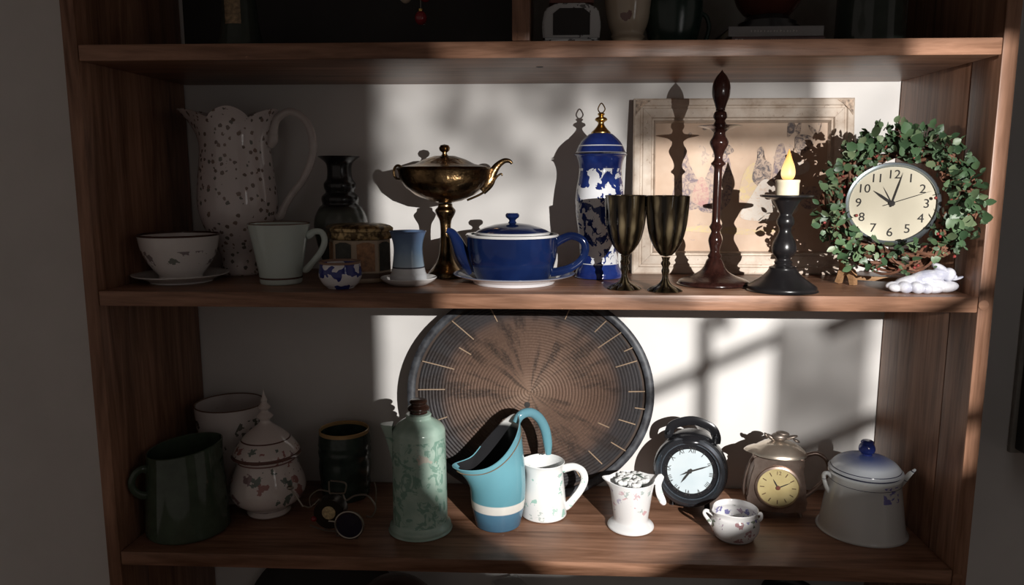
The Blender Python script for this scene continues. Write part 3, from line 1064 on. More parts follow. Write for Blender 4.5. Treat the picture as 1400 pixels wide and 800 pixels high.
# --- white porcelain figurine
t = thing('porcelain_figurine', 'small white porcelain figure lying on draped folds beside the wreath', 'figurine', (0.662, 0.052, ZM + E_))
s = 1.22e-3
bm = bmesh.new()
def el(x, y, z, a, b, c_, rz=0.0, ry=0.0):
    ellipsoid(bm, (x * s, y * s, z * s), (a * s, b * s, c_ * s), 16, 10, Matrix.Rotation(rz, 3, 'Z') @ Matrix.Rotation(ry, 3, 'Y'))
for x, y, z, a, b, c_, ry in ((-40, -4, 6, 9, 8, 6, 0.2), (-28, -8, 7, 10, 9, 8, 0.4), (-14, -12, 7, 10, 9, 8, 0.4), (-2, -13, 6, 9, 8, 7, 0.2), (10, -10, 5, 12, 9, 6, 0), (0, 4, 8, 40, 16, 8, 0), (28, -6, 8, 16, 11, 8, -0.1)):
    el(x, y, z, a, b, c_, 0, ry)
el(2, 0, 18, 24, 14, 12, 0, -0.18)      # trunk
el(-24, 0, 13, 20, 10, 8, 0, -0.35)      # hips and legs
el(-42, 0, 9, 9, 6, 5, 0, -0.2)
el(20, 0, 24, 11, 10, 9)                 # shoulders
el(18, -10, 13, 16, 5, 5, 0.2, 0.3)      # arm under the chin
el(4, -10, 12, 14, 5, 4, -0.1, -0.1)
figb = obj('figure', bm, None, t)
rm = figb.modifiers.new('blend', 'REMESH')
rm.mode = 'VOXEL'
rm.voxel_size = 0.0010
rm.use_smooth_shade = True
smd = figb.modifiers.new('soft', 'SMOOTH')
smd.iterations = 2
M_por = NT('bluish_porcelain')
M_por.color(M_por.ramp(M_por.noise(45, 3), [(0.35, (0.42, 0.43, 0.52)), (0.6, (0.66, 0.66, 0.70))]))
M_por.set(0.12)
M_por = M_por.m
figb.data.materials.append(M_por)
bm = bmesh.new()
el(32, -1, 24, 9.5, 9, 9.5)
el(40, -3, 21, 3, 3, 3)                  # nose
el(36, -8, 25, 2.2, 1.6, 2.2)
hd = obj('head', bm, M_por, figb)
bm = bmesh.new()
el(20, 0, 33, 12, 10, 5, 0, 0.5)
el(44, -2, 19, 8, 5, 2, 0, -0.35)
obj('bonnet', bm, M_por, figb)

# ================================================================== LOWER SHELF
# --- dark green pitcher
s = 1.39e-3
M_dgrn = plain('dark_green_glaze', (0.052, 0.074, 0.050), 0.07, 0, 0.25, 30)
t = thing('green_pitcher', 'plain dark green pitcher with small loop handle, front left of lower shelf', 'pitcher', (-0.646, 0.098, ZB + E_), R(42))


def gp_fn(a, r, z):
    k = max(0.0, min((z / s - 80) / 40, 1))
    d = abs(atan2(sin(a), cos(a)))
    z += s * 5 * k * cos(a)
    r += s * 5 * k * exp(-(d / 0.5) ** 2)
    return (r * cos(a), r * sin(a) * (1 - 0.12 * k), z)

obj('body', lathe(vessel([(51, 0), (54, 2), (54, 10), (52.5, 40), (50, 75), (47.5, 104), (47, 116)], 2.4, 4), s, 56, gp_fn), M_dgrn, t)
obj('handle', ptube([(-45, 94), (-53, 97), (-62, 93), (-67, 82), (-64, 70), (-56, 62), (-47, 60)], s, [4, 4, 3.6, 3.6, 3.6, 4, 4], flat=1.3), M_dgrn, t)

# --- tall crock behind
s = 1.53e-3
t = thing('crock', 'tall white crock with dark leaf sprigs behind the green pitcher', 'crock', (-0.620, 0.252, ZB + E_))
m = floral('crock_glaze', (0.60, 0.55, 0.53), [(0.04, 0.05, 0.04), (0.06, 0.07, 0.05)], 24, 0.34, 0.7, (0.08, 0.175), 0.14, 4.1, [(0.1985, 0.3, (0.14, 0.08, 0.06))], wob=0.5)
obj('body', lathe(vessel([(34, 0), (36, 3), (38, 30), (41, 70), (44, 105), (46, 130)], 2.4, 5), s, 56), m, t)

# --- spired sugar jar
s = 1.46e-3
t = thing('sugar_jar', 'white lidded jar with spire finial and red and green flowers', 'jar', (-0.518, 0.174, ZB + E_))
m = floral('sugar_jar_glaze', (0.62, 0.55, 0.52), [(0.26, 0.07, 0.06), (0.06, 0.10, 0.08), (0.05, 0.09, 0.07), (0.16, 0.08, 0.09)], 38, 0.36, 0.62, (0.012, 0.150), 0.13, 1.2, [(83 * s, 87 * s, (0.14, 0.07, 0.06)), (76 * s, 78 * s, (0.2, 0.1, 0.09)), (104.5 * s, 106 * s, (0.12, 0.06, 0.05))], wob=0.45)
obj('body', lathe(vessel([(26, 0), (28.5, 1.5), (29, 4), (27, 8), (34, 13), (45, 22), (50, 34), (48.5, 48), (43, 62), (39, 74), (39, 81)], 2.2, 5), s, 56), m, t)
obj('lid', lathe(smooth_profile([(0.1, 82), (42, 82), (43.5, 85), (43, 89), (39, 96), (32, 105), (23, 114), (14, 121), (9, 125), (6.5, 129), (8, 132), (11, 135.5), (8, 139), (5, 142), (5, 144), (8.5, 148), (5, 152), (3.5, 155), (4.5, 158), (2.5, 162), (0.1, 172)], 3), s, 48), m, t)

# --- ribbed dark mug behind the ornament
s = 1.56e-3
gmm = NT('dark_ribbed_glaze')
c = gmm.mix(gmm.band(0.137, 0.3), gmm.ramp(gmm.noise(30, 3), [(0.3, (0.018, 0.028, 0.024)), (0.7, (0.05, 0.075, 0.062))]), (0.42, 0.27, 0.12))
gmm.color(c)
gmm.set(0.22)
t = thing('ribbed_mug', 'dark green ribbed mug with gold rim behind the wire ornament', 'mug', (-0.386, 0.262, ZB + E_))


def rib_fn(a, r, z):
    r += 0.0009 * (1 if 0.02 < z < 0.115 else 0) * sin(z * 800)
    return (r * cos(a), r * sin(a), z)

obj('body', lathe(vessel([(29, 0), (31, 2), (33, 20), (34, 50), (34, 75), (33, 86), (33, 92)], 2, 4, 7), s, 48, rib_fn), gmm.m, t)

# --- wire ornament clock
s = 1.36e-3
M_wire = plain('tarnished_wire', (0.30, 0.27, 0.23), 0.28, 1.0)
t = thing('wire_ornament', 'small dark wire vehicle ornament with two round dials in front of ribbed mug', 'ornament', (-0.345, 0.090, ZB + E_))
# origin about pixel (480, 728)
def W(pts, r, y=0.0, closed=False, name='wire', n=7, par=None):
    return obj(name, ptube(pts, s, r, y=y, n=n, closed=closed, k=5), M_wire, par or t)
ringc = (14, 22)
ring = obj('wheel_ring', tube([((ringc[0] + 19 * cos(a)) * s, -0.030, (ringc[1] + 19 * sin(a)) * s) for a in [k * pi / 8 for k in range(16)]], 1.7 * s, n=8, k=2, closed=True), M_wire, t)
obj('dark_dial', lathe_y([(0, -0.001), (18.6 * s, -0.001), (18.8 * s, 0.004), (0, 0.004)], 32, (ringc[0] * s, -0.030, ringc[1] * s)), plain('dark_dial_glass', (0.012, 0.010, 0.022), 0.08), ring)
obj('drum', lathe_y([(0, -0.012), (21 * s, -0.012), (22 * s, 0.0), (21 * s, 0.016), (0, 0.016)], 32, (-17 * s, -0.002, 31 * s)), plain('drum_dark_metal', (0.03, 0.022, 0.015), 0.3, 0.8), t)
obj('yellow_dial', lathe_y([(0, -0.0135), (9 * s, -0.0135), (9.5 * s, -0.0122), (0, -0.0122)], 24, (-17 * s, -0.002, 33 * s)), plain('yellowed_dial', (0.50, 0.38, 0.20), 0.4, 0, 0.5, 200), t)
obj('red_bead', ellipsoid(bmesh.new(), (-38 * s, -0.014, 24 * s), (4 * s, 4 * s, 4 * s)), plain('red_enamel', (0.20, 0.012, 0.015), 0.2), t)
W([(-44, 14), (-34, 10), (-24, 7), (-12, 6), (8, 7)], 1.2, -0.012, name='runner')
W([(-52, 42), (-59, 54), (-67, 66), (-70, 71)], 1.2, -0.016, name='lever')
obj('lever_knob', ellipsoid(bmesh.new(), (-68 * s, -0.016, 69 * s), (5 * s, 4 * s, 3 * s)), M_wire, t)
W([(-52, 42), (-44, 40), (-38, 44), (-30, 52)], 1.1, -0.012, name='lever_arm')
W([(-18, 74), (-18, 58), (-14, 57), (0, 57), (4, 60), (4, 72), (-16, 75)], 1.1, 0.0, name='seat_frame')
W([(2, 57), (6, 49), (18, 56), (34, 57), (44, 46), (46, 36), (40, 26), (33, 27)], 1.3, -0.006, name='fender')
W([(-46, 36), (-46, 50), (-34, 60), (-20, 58)], 1.1, 0.004, name='fender')
for xx, yy in ((-7, -0.016), (20, -0.024), (-30, 0.012), (12, 0.016)):
    W([(xx, 12), (xx, 7), (xx + 0.5, 1.2), (xx + 4, 0.9)], 1.1, yy, name='leg')
W([(44, 34), (46, 60), (44, 72)], 0.8, 0.004, name='rod')
obj('axle', tube([(-17 * s, -0.016, 22 * s), (ringc[0] * s, -0.022, ringc[1] * s)], 1.6 * s, n=8), M_wire, t)

# --- tall celadon canister
s = 1.39e-3
cm_ = NT('celadon_printed_glaze')
n1 = cm_.noise(46, 4, 0.6, src=cm_.mapping((1, 1, 0.8)), dist=1.4)
n2 = cm_.noise(20, 3, 0.5)
f = cm_.math('MULTIPLY', cm_.ramp(n1, [(0.50, 0.0), (0.56, 1.0)]), cm_.band(14 * s, 132 * s))
c = cm_.mix(cm_.math('MULTIPLY', f, 0.65), cm_.ramp(n2, [(0.35, (0.30, 0.43, 0.36)), (0.65, (0.44, 0.57, 0.49))]), (0.10, 0.24, 0.18))
rose = cm_.math('GREATER_THAN', cm_.noise(26, 2, src=cm_.mapping((1, 1, 1), (5.2, 1.1, 2.0))), 0.70)
c = cm_.mix(cm_.math('MULTIPLY', cm_.math('MULTIPLY', rose, cm_.band(14 * s, 132 * s)), 0.6), c, (0.62, 0.48, 0.42))
cm_.color(c)
cm_.set(0.14)
t = thing('canister', 'tall pale green canister printed with darker foliage, dark stopper and pointed lip', 'canister', (-0.204, 0.116, ZB + E_))
obj('body', lathe(smooth_profile([(0.1, 0), (40, 0), (42, 3), (41.5, 8), (38.5, 12), (37.2, 20), (36.6, 60), (36, 120), (35.6, 136), (35, 141), (31, 147), (24, 152), (18.5, 155.5), (16.5, 157.5), (16, 162.5), (0.1, 163)], 3), s, 64), cm_.m, t)
obj('stopper', lathe(smooth_profile([(0.1, 163.2), (11.5, 163.2), (11, 166), (14, 168), (14.5, 171), (11, 174), (10, 176), (12, 179), (9, 182), (0.1, 183)], 3), s, 32), plain('stopper_dark_brown', (0.03, 0.014, 0.01), 0.16), t)
bm = bmesh.new()
rows = []
for z, out, hw in ((84, 0.5, 1.0), (100, 3, 3.2), (118, 7, 6.0), (134, 11.5, 8.5), (146, 16, 10.0), (149, 16.5, 10.0)):
    ring_ = []
    for i in range(9):
        u = -1 + i / 4
        rr = 34.6 + out * (1 - u * u) ** 0.7
        ring_.append(bm.verts.new((-rr * s, u * hw * s, z * s)))
    rows.append(ring_)
for a_, b_ in zip(rows, rows[1:]):
    for i in range(8):
        bm.faces.new((a_[i], a_[i + 1], b_[i + 1], b_[i]))
bm.faces.new(rows[-1])
lip = obj('pouring_lip', bm, cm_.m, t)
lip.rotation_euler = (0, 0, R(6))

# --- blue pitcher
s = 1.42e-3
bp = NT('turquoise_glaze')
z_ = bp.math('MULTIPLY', bp.xyz()[2], 1 / (160 * s))
c = bp.ramp(z_, [(0.0, (0.04, 0.09, 0.15)), (0.165, (0.07, 0.16, 0.25)), (0.170, (0.72, 0.68, 0.62)), (0.240, (0.74, 0.70, 0.64)), (0.245, (0.11, 0.29, 0.35)), (0.55, (0.14, 0.34, 0.40)), (1.0, (0.13, 0.28, 0.34))])
bp.color(bp.mix(bp.math('MULTIPLY', bp.noise(60, 3), 0.22), c, (0.10, 0.25, 0.33)))
bp.set(0.10)
t = thing('blue_pitcher', 'turquoise pitcher with swooping rim, white band and dark blue base', 'pitcher', (-0.058, 0.142, ZB + E_), R(27))


def bp_fn(a, r, z):
    tt = z / s / 100.0                      # 0..1 up the wall
    ca = cos(a)
    side = (1 + ca) / 2                     # 1 at the handle, 0 at the spout
    ztop = 86 + 62 * side ** 1.25
    zz = tt * 100
    if zz > 40:
        zz = 40 + (zz - 40) / 60 * (ztop - 40)
    d = abs(atan2(sin(a), -ca))             # from the spout direction (-x)
    k = max(0.0, (tt - 0.45) / 0.55)
    r = r - s * 7 * k ** 1.5 * side
    r += s * 28 * k ** 2.2 * exp(-(d / 0.46) ** 2)
    zz += 4 * k ** 3 * exp(-(d / 0.4) ** 2)
    return (r * ca, r * sin(a), zz * s)

o = obj('body', lathe(vessel([(29, 0), (30.5, 1.5), (31, 4), (34, 18), (36.5, 34), (37.5, 50), (37.5, 64), (36.8, 80), (36.5, 92), (36.5, 100)], 2.0, 4), s, 80, bp_fn), bp.m, t)
pin = NT('pitcher_inside_shade')
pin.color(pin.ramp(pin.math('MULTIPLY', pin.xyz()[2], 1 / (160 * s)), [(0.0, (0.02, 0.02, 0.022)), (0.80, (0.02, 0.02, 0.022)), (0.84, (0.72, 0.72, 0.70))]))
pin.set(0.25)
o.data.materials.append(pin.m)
for pl in o.data.polygons:                   # inside painted dark as shade, pale as if lit near the high lip
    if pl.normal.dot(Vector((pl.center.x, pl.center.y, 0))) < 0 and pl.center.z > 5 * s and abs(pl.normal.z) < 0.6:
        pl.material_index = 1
# worn gold line just under the rim
pts = []
for k in range(48):
    a = 2 * pi * k / 48
    x, y, z = bp_fn(a, 37.3 * s, 93 * s)
    pts.append((x, y, z))
obj('gold_line', tube(pts, 0.0009, n=5, k=1, closed=True), plain('worn_gilding', (0.42, 0.27, 0.17), 0.35, 0.6), t)
obj('handle', ptube([(27, 138), (32, 146), (41, 150), (52, 148), (63, 138), (71, 122), (75, 102), (76, 86)], s, [5, 5.6, 5.6, 5.6, 5.8, 6, 5.6, 3.6], n=14, flat=1.15), bp.m, t)

# --- white floral pitcher
s = 1.45e-3
m = floral('white_green_floral', (0.78, 0.79, 0.78), [(0.28, 0.52, 0.44), (0.40, 0.60, 0.54), (0.45, 0.52, 0.50)], 52, 0.30, 0.5, (0.004, 0.092), 0.12, 0.7, wob=0.55)
t = thing('white_pitcher', 'small white pitcher with pale green sprigs behind the turquoise one', 'pitcher', (0.030, 0.187, ZB + E_))


def wp_fn(a, r, z):
    k = max(0.0, min((z / s - 55) / 20, 1.2))
    d = abs(atan2(sin(a - pi * 1.06), cos(a - pi * 1.06)))
    r += s * 6 * k * k * exp(-(d / 0.5) ** 2)
    return (r * cos(a), r * sin(a), z + s * 2 * k * exp(-(d / 0.5) ** 2))

obj('body', lathe(vessel([(29, 0), (31, 1.5), (31, 5), (29.5, 24), (27.5, 44), (26, 60), (26.5, 70), (28, 75)], 1.8, 4), s, 56, wp_fn), m, t)
obj('handle', ptube([(25, 64), (32, 67), (42, 68), (52, 62), (55, 50), (50, 36), (41, 23), (32, 12), (28, 10)], s, [4, 4.4, 3.8, 3.8, 3.8, 3.8, 3.8, 4, 3.5], flat=1.3), m, t)

# --- woven tray
t = thing('woven_tray', 'large round coiled basket tray with dark rim, standing against the wall', 'tray', (0.000, 0.264, ZB + E_))
AX, AZ = 0.2515, 0.2205
ltilt = math.asin(0.046 / (2 * AZ))
t.rotation_euler = (-ltilt, 0, 0)
wm = NT('coiled_straw')
sx = wm.xyz()
dx = wm.math('DIVIDE', sx[0], AX)
dz = wm.math('DIVIDE', wm.math('SUBTRACT', sx[2], AZ), AZ)
rad = wm.math('SQRT', wm.math('ADD', wm.math('MULTIPLY', dx, dx), wm.math('MULTIPLY', dz, dz)))
ang = wm.math('ARCTAN2', dz, dx)
cmb = wm.n('ShaderNodeCombineXYZ')
wm.link(wm.math('COSINE', ang), cmb.inputs[0])
wm.link(wm.math('SINE', ang), cmb.inputs[1])
wm.link(wm.math('MULTIPLY', rad, 0.5), cmb.inputs[2])
na = wm.noise(5.5, 3, 0.6, src=cmb.outputs[0])
cmb2 = wm.n('ShaderNodeCombineXYZ')
wm.link(wm.math('MULTIPLY', ang, 34.0), cmb2.inputs[0])
wm.link(wm.math('MULTIPLY', rad, 40.0), cmb2.inputs[1])
nb = wm.noise(1.0, 3, 0.7, src=cmb2.outputs[0])
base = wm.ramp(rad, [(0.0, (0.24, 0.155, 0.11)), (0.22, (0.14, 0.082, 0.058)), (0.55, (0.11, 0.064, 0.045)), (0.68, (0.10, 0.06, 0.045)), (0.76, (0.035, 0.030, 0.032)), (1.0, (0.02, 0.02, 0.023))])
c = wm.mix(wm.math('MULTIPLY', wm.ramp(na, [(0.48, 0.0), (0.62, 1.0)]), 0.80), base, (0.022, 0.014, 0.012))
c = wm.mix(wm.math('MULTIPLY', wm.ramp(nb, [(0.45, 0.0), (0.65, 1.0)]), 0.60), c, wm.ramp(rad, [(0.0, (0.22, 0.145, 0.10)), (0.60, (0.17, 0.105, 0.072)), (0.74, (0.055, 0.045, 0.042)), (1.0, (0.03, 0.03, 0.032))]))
wm.color(c)
wm.set(0.65)
bm = bmesh.new()
NR = 35
for k in range(NR):
    f = (k + 0.6) / (NR + 1.2) * 0.945
    n = max(14, int(96 * min(1, f + 0.2)))
    dish = -0.020 * (f ** 3)
    pts = [(AX * f * cos(2 * pi * i / n), dish + 0.0004 * ((i + k) % 2), AZ + AZ * f * sin(2 * pi * i / n)) for i in range(n)]
    tube(pts, 0.0034, n=6, k=1, closed=True, bm=bm, up=(0, 1, 0))
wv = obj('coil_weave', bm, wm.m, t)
wv['kind'] = 'stuff'
bm = lathe([(0, 0), (0.50, 0.0008), (0.8, 0.009), (0.95, 0.016), (0.95, 0.013), (0.8, 0.006), (0.5, -0.0022), (0, -0.003)], 1, 64)
xform(bm, Matrix.Translation((0, 0.001, AZ)) @ Matrix.Diagonal((AX, 1, AZ, 1)) @ Matrix.Rotation(R(90), 4, 'X'))
obj('backing', bm, plain('basket_backing', (0.05, 0.033, 0.025), 0.8), t)
rimm = NT('bound_dark_rim')
rn = rimm.noise(60, 3)
rimm.color(rimm.ramp(rn, [(0.35, (0.018, 0.018, 0.022)), (0.65, (0.06, 0.065, 0.075))]))
rimm.set(0.5)
pts = [(AX * 0.972 * cos(2 * pi * i / 96), -0.021, AZ + AZ * 0.972 * sin(2 * pi * i / 96)) for i in range(96)]
obj('rim', tube(pts, 0.0054, n=10, k=1, closed=True, up=(0, 1, 0), flat=1.6), rimm.m, t)
M_straw = plain('light_straw', (0.33, 0.23, 0.15), 0.6)
st0 = None
for k, (a, f0, f1_) in enumerate([(20, .74, .92), (2, .80, .93), (-18, .76, .9), (38, .70, .94), (48, .78, .92), (68, .75, .9), (112, .72, .9), (133, .68, .93), (144, .60, .72), (161, .66, .93), (178, .70, .92), (199, .72, .9), (-34, .80, .94), (-48, .72, .88), (-62, .8, .93), (28, .86, .94), (-8, .86, .94), (-26, .62, .72)]):
    bm = bmesh.new()
    a = R(a)
    p = [(AX * f * cos(a + 0.03 * (f - f0)), -0.020 * f ** 3 - 0.0034, AZ + AZ * f * sin(a + 0.03 * (f - f0))) for f in (f0, (f0 + f1_) / 2, f1_)]
    obj('straw_stitch', tube(p, 0.0013, n=5, k=2), M_straw, t)
obj('centre_hole', lathe_y([(0, -0.0036), (0.006, -0.0034), (0.007, -0.001)], 12, (-0.006, 0, AZ - 0.026)), M_dark, t)

# --- creamer with paper flowers
s = 1.40e-3
m = floral('pink_sprig_glaze', (0.80, 0.80, 0.80), [(0.62, 0.36, 0.38), (0.45, 0.42, 0.55), (0.42, 0.50, 0.48), (0.60, 0.42, 0.46)], 75, 0.34, 0.5, (0.024, 0.088), 0.12, 3.3, wob=0.5)
t = thing('creamer', 'white footed creamer with pink sprigs, filled with white paper flowers', 'creamer', (0.196, 0.140, ZB + E_))


def cr_fn(a, r, z):
    k = max(0.0, min((z / s - 50) / 17, 1.2))
    for c0, am in ((pi, 9), (0.25, 4)):
        d = abs(atan2(sin(a - c0), cos(a - c0)))
        r += s * am * k * k * exp(-(d / 0.28) ** 2)
        z += s * 2.5 * k * exp(-(d / 0.28) ** 2)
    return (r * cos(a), r * sin(a), z)

obj('body', lathe(vessel([(30, 0), (31.5, 1.5), (31, 4), (28, 7), (24.5, 10), (23.5, 14), (25, 26), (27, 42), (29, 56), (31, 67)], 1.6, 14), s, 64, cr_fn), m, t)
obj('handle', ptube([(30, 62), (37, 70), (39, 71), (36, 60), (38, 48), (43, 36), (44, 32)], s, [2, 3.5, 3.2, 3.2, 3.8, 3.4, 2.0], flat=1.3), m, t)
M_paper = plain('white_paper', (0.78, 0.79, 0.78), 0.7)
M_leafd = plain('dark_paper_leaf', (0.10, 0.13, 0.11), 0.6)
rng = random.Random(11)
for k, (fx, fy, lab) in enumerate(((-13, -6, 'white paper flower at the left front of the creamer'), (3, -13, 'white paper flower at the front of the creamer rim'), (15, 2, 'white paper flower against the right rim of the creamer'), (-8, 12, 'white paper flower at the back left of the creamer'), (9, 14, 'white paper flower at the back right of the creamer'))):
    f = thing('paper_flower', lab, 'flower', (0.196 + fx * s, 0.140 + fy * s, ZB + E_ + 64.5 * s), k * 1.3, 'paper flowers in the creamer')
    bm = bmesh.new()
    for j in range(6):
        b = j * pi / 3
        ellipsoid(bm, (0.0072 * cos(b), 0.0072 * sin(b), 0.002), (0.0088, 0.0062, 0.0050), 8, 6, Matrix.Rotation(b, 3, 'Z') @ Matrix.Rotation(-0.7, 3, 'Y'))
    obj('petals', bm, M_paper, f)
    if k % 2 == 0:
        obj('leaf', ellipsoid(bmesh.new(), (0.006, 0, 0.0085), (0.010, 0.0026, 0.0010), 8, 6, Matrix.Rotation(-0.3, 3, 'Y')), M_leafd, f)
        obj('stem', tube([(0, 0, -0.02), (0, 0, 0.0)], 0.0012, n=6), M_leafd, f)

# --- black alarm clock
t = thing('alarm_clock', 'black twin handled round alarm clock with white Roman dial', 'clock', (0.325, 0.236, ZB + E_), R(-14))
RC = 0.073
cz = 0.080
ct = R(-7)
M_case = plain('black_enamel_case', (0.018, 0.018, 0.021), 0.2, 0.3)
M_gun = plain('gunmetal_ring', (0.11, 0.12, 0.14), 0.22, 0.85)
cc = (0, 0, cz)
obj('case', lathe_y([(0, 0.030), (RC * 0.8, 0.030), (RC * 0.97, 0.020), (RC, 0.0), (RC, -0.018), (RC * 0.97, -0.026), (0, -0.022)], 64, cc, ct), M_case, t)
obj('bezel', lathe_y([(RC * 0.96, -0.0265), (RC * 0.92, -0.033), (RC * 0.84, -0.036), (RC * 0.78, -0.033), (RC * 0.74, -0.0285), (RC * 0.72, -0.0235), (RC * 0.70, -0.0225), (RC * 0.96, -0.0225)], 64, cc, ct), M_gun, t)
adm = NT('pale_blue_dial')
adm.color(adm.ramp(adm.noise(20, 2), [(0.3, (0.46, 0.54, 0.58)), (0.7, (0.54, 0.60, 0.63))]))
adm.set(0.35)
RD = RC * 0.725
dial = obj('dial', lathe_y([(0, -0.0245), (RD, -0.0245), (RD, -0.0242), (0, -0.0242)], 64, cc, ct), adm.m, t, False)
TM = Matrix.Translation(cc) @ Matrix.Rotation(ct, 4, 'X')
roll = R(4)
for h, txt in enumerate(('XII', 'I', 'II', 'III', 'IIII', 'V', 'VI', 'VII', 'VIII', 'IX', 'X', 'XI')):
    a = h * pi / 6 + roll
    bm = text_bm(txt, 0.0165, 0.00015)
    aa = a if not 4 <= h <= 8 else a + pi
    xform(bm, TM @ Matrix.Translation((RD * 0.80 * sin(a), -0.0248, RD * 0.80 * cos(a))) @ Matrix.Rotation(a, 4, 'Y') @ Matrix.Scale(0.72, 4, (1, 0, 0)))
    obj('numeral', bm, M_ink, dial, False)
obj('minute_hand', xform(hand_bm(R(68), 0.043, 0.009, 0.0016, -0.0262), TM), M_ink, t, False)
obj('hour_hand', xform(hand_bm(R(214), 0.030, 0.006, 0.0022, -0.0256), TM), M_ink, t, False)
obj('alarm_hand', xform(hand_bm(R(243), 0.022, 0.0, 0.0013, -0.0251), TM), M_ink, t, False)
obj('hub', lathe_y([(0, -0.0274), (0.004, -0.0272), (0.0045, -0.0246), (0, -0.0246)], 16, cc, ct), M_ink, t)
bm = lathe(smooth_profile([(0.034, 0), (0.035, 0.002), (0.033, 0.008), (0.024, 0.015), (0.010, 0.0185), (0.001, 0.019)], 3), 1, 40)
for v in bm.verts:
    v.co.z += -0.10 * v.co.x ** 2 / 0.035
    v.co.x *= 1.15
bell = obj('bell', bm, M_case, t)
bell.location = (0, 0.004, cz + RC - 0.013)
hb = tube([(-0.044, 0, 0.138), (-0.045, 0, 0.150), (-0.036, 0, 0.167), (0.0, 0, 0.179), (0.036, 0, 0.168), (0.047, 0, 0.150), (0.047, 0, 0.136)], [0.0035, 0.0036, 0.0036, 0.0036, 0.0036, 0.0036, 0.0034], n=10, flat=2.6)
hd = obj('handle', hb, M_case, t)
hd.location = (0, 0.004, 0)
for sx in (-0.045, 0.047):
    obj('handle_bolt', lathe_y([(0, -0.0125), (0.0032, -0.012), (0.0034, 0.012), (0, 0.0125)], 14, (sx, 0.004, 0.152)), M_gun, t)
    obj('bracket', tube([(sx, 0.004, 0.136), (sx * 0.92, 0.004, 0.128), (sx * 0.80, 0.004, 0.1345)], 0.0032, n=8), M_gun, t)
    obj('foot', lathe([(0, 0), (0.006, 0), (0.005, 0.010), (0.004, 0.024), (0, 0.024)], 1, 14), M_case, t).location = (sx * 0.75, 0.0, 0)

# --- small lipped pot
s = 1.36e-3
m = floral('small_pot_glaze', (0.68, 0.67, 0.67), [(0.10, 0.09, 0.30), (0.32, 0.14, 0.15), (0.09, 0.13, 0.08), (0.28, 0.18, 0.26)], 58, 0.38, 0.55, (0.006, 0.046), 0.12, 6.3, [(0, 0.0035, (0.30, 0.28, 0.28))], wob=0.5)
t = thing('small_pot', 'small round white pot with coloured flowers and a lip, front right', 'pot', (0.384, 0.106, ZB + E_))


def sp_fn(a, r, z):
    k = max(0.0, min((z / s - 30) / 11, 1.2))
    d = abs(atan2(sin(a - 3.5), cos(a - 3.5)))
    r += s * 6 * k * exp(-(d / 0.3) ** 2)
    return (r * cos(a), r * sin(a), z)

obj('body', lathe(vessel([(24, 0), (25.5, 1.5), (27, 4), (31.5, 12), (32.5, 20), (30.5, 30), (28.5, 35), (30, 41)], 1.6, 4), s, 56, sp_fn), m, t)
obj('handle', ptube([(-29, 15), (-36, 24), (-42, 33), (-39, 37), (-30, 32)], s, [3, 2.6, 2.4, 2.4, 3]), m, t)
obj('lug', ptube([(28, 33), (34, 34), (35, 27), (31, 23)], s, [2.4, 2.2, 2.2, 2.4]), m, t)

# --- teapot shaped pewter clock
s = 1.46e-3
M_pew = NT('tarnished_pewter')
M_pew.color(M_pew.ramp(M_pew.noise(30, 3), [(0.3, (0.22, 0.15, 0.12)), (0.7, (0.42, 0.33, 0.28))]))
M_pew.set(0.30, 0.9)
M_pew = M_pew.m
M_pewl = plain('bright_pewter', (0.60, 0.52, 0.43), 0.3, 0.9)
t = thing('teapot_clock', 'teapot shaped pewter clock with a yellowed dial, beside white coffee pot', 'clock', (0.490, 0.212, ZB + E_), R(-10))
poly = [(-33, 8), (-37, 24), (-37, 40), (-34, 58), (-30, 74), (-29, 84), (29, 84), (30, 74), (33, 58), (36, 40), (36, 24), (32, 8)]
bm = prism([(x * s, z * s) for x, z in catmull(poly, 3, True)], -0.020, 0.022)
bmesh.ops.bevel(bm, geom=[e for e in bm.edges if abs(e.verts[0].co.y - e.verts[1].co.y) < 1e-6], offset=0.003, segments=2, affect='EDGES')
obj('body', bm, M_pew, t)
bm = lathe(smooth_profile([(0.1, 84.5), (33, 84.5), (36, 87), (33, 91), (25, 97), (16, 101), (0.1, 103)], 3), s, 48)
for v in bm.verts:
    v.co.y *= 0.78
    if v.co.x < -30 * s:
        v.co.x -= (-30 * s - v.co.x) * 1.3
        v.co.z += 1.5 * s
obj('lid', bm, M_pewl, t)
bm = bmesh.new()
for x, z, a, b, c_, ry in ((0, 108, 11, 8, 6, 0), (-10, 106, 8, 4, 3, 0.6), (14, 108, 10, 4, 2.6, -0.3), (4, 113, 9, 6, 3, 0.1), (-17, 109, 4, 3, 2.2, 0.9), (22, 104, 5, 3, 2, 0.4)):
    ellipsoid(bm, (x * s, 0, z * s), (a * s, b * s, c_ * s), 14, 8, Matrix.Rotation(ry, 3, 'Y'))
obj('rose_knob', bm, plain('dark_pewter', (0.16, 0.13, 0.11), 0.4, 0.7), t)
dc = (0, -0.020, 42 * s)
obj('dial_ring', lathe_y([(30 * s, 0), (29.5 * s, -0.004), (27 * s, -0.005), (26 * s, -0.001), (26 * s, 0)], 48, dc), M_pew, t)
ydm = NT('yellowed_clock_paper')
ydm.color(ydm.ramp(ydm.noise(25, 3), [(0.3, (0.28, 0.22, 0.10)), (0.7, (0.36, 0.30, 0.15))]))
ydm.set(0.4)
dial = obj('dial', lathe_y([(0, -0.0012), (26.3 * s, -0.0012), (26.3 * s, -0.0006), (0, -0.0006)], 48, dc), ydm.m, t, False)
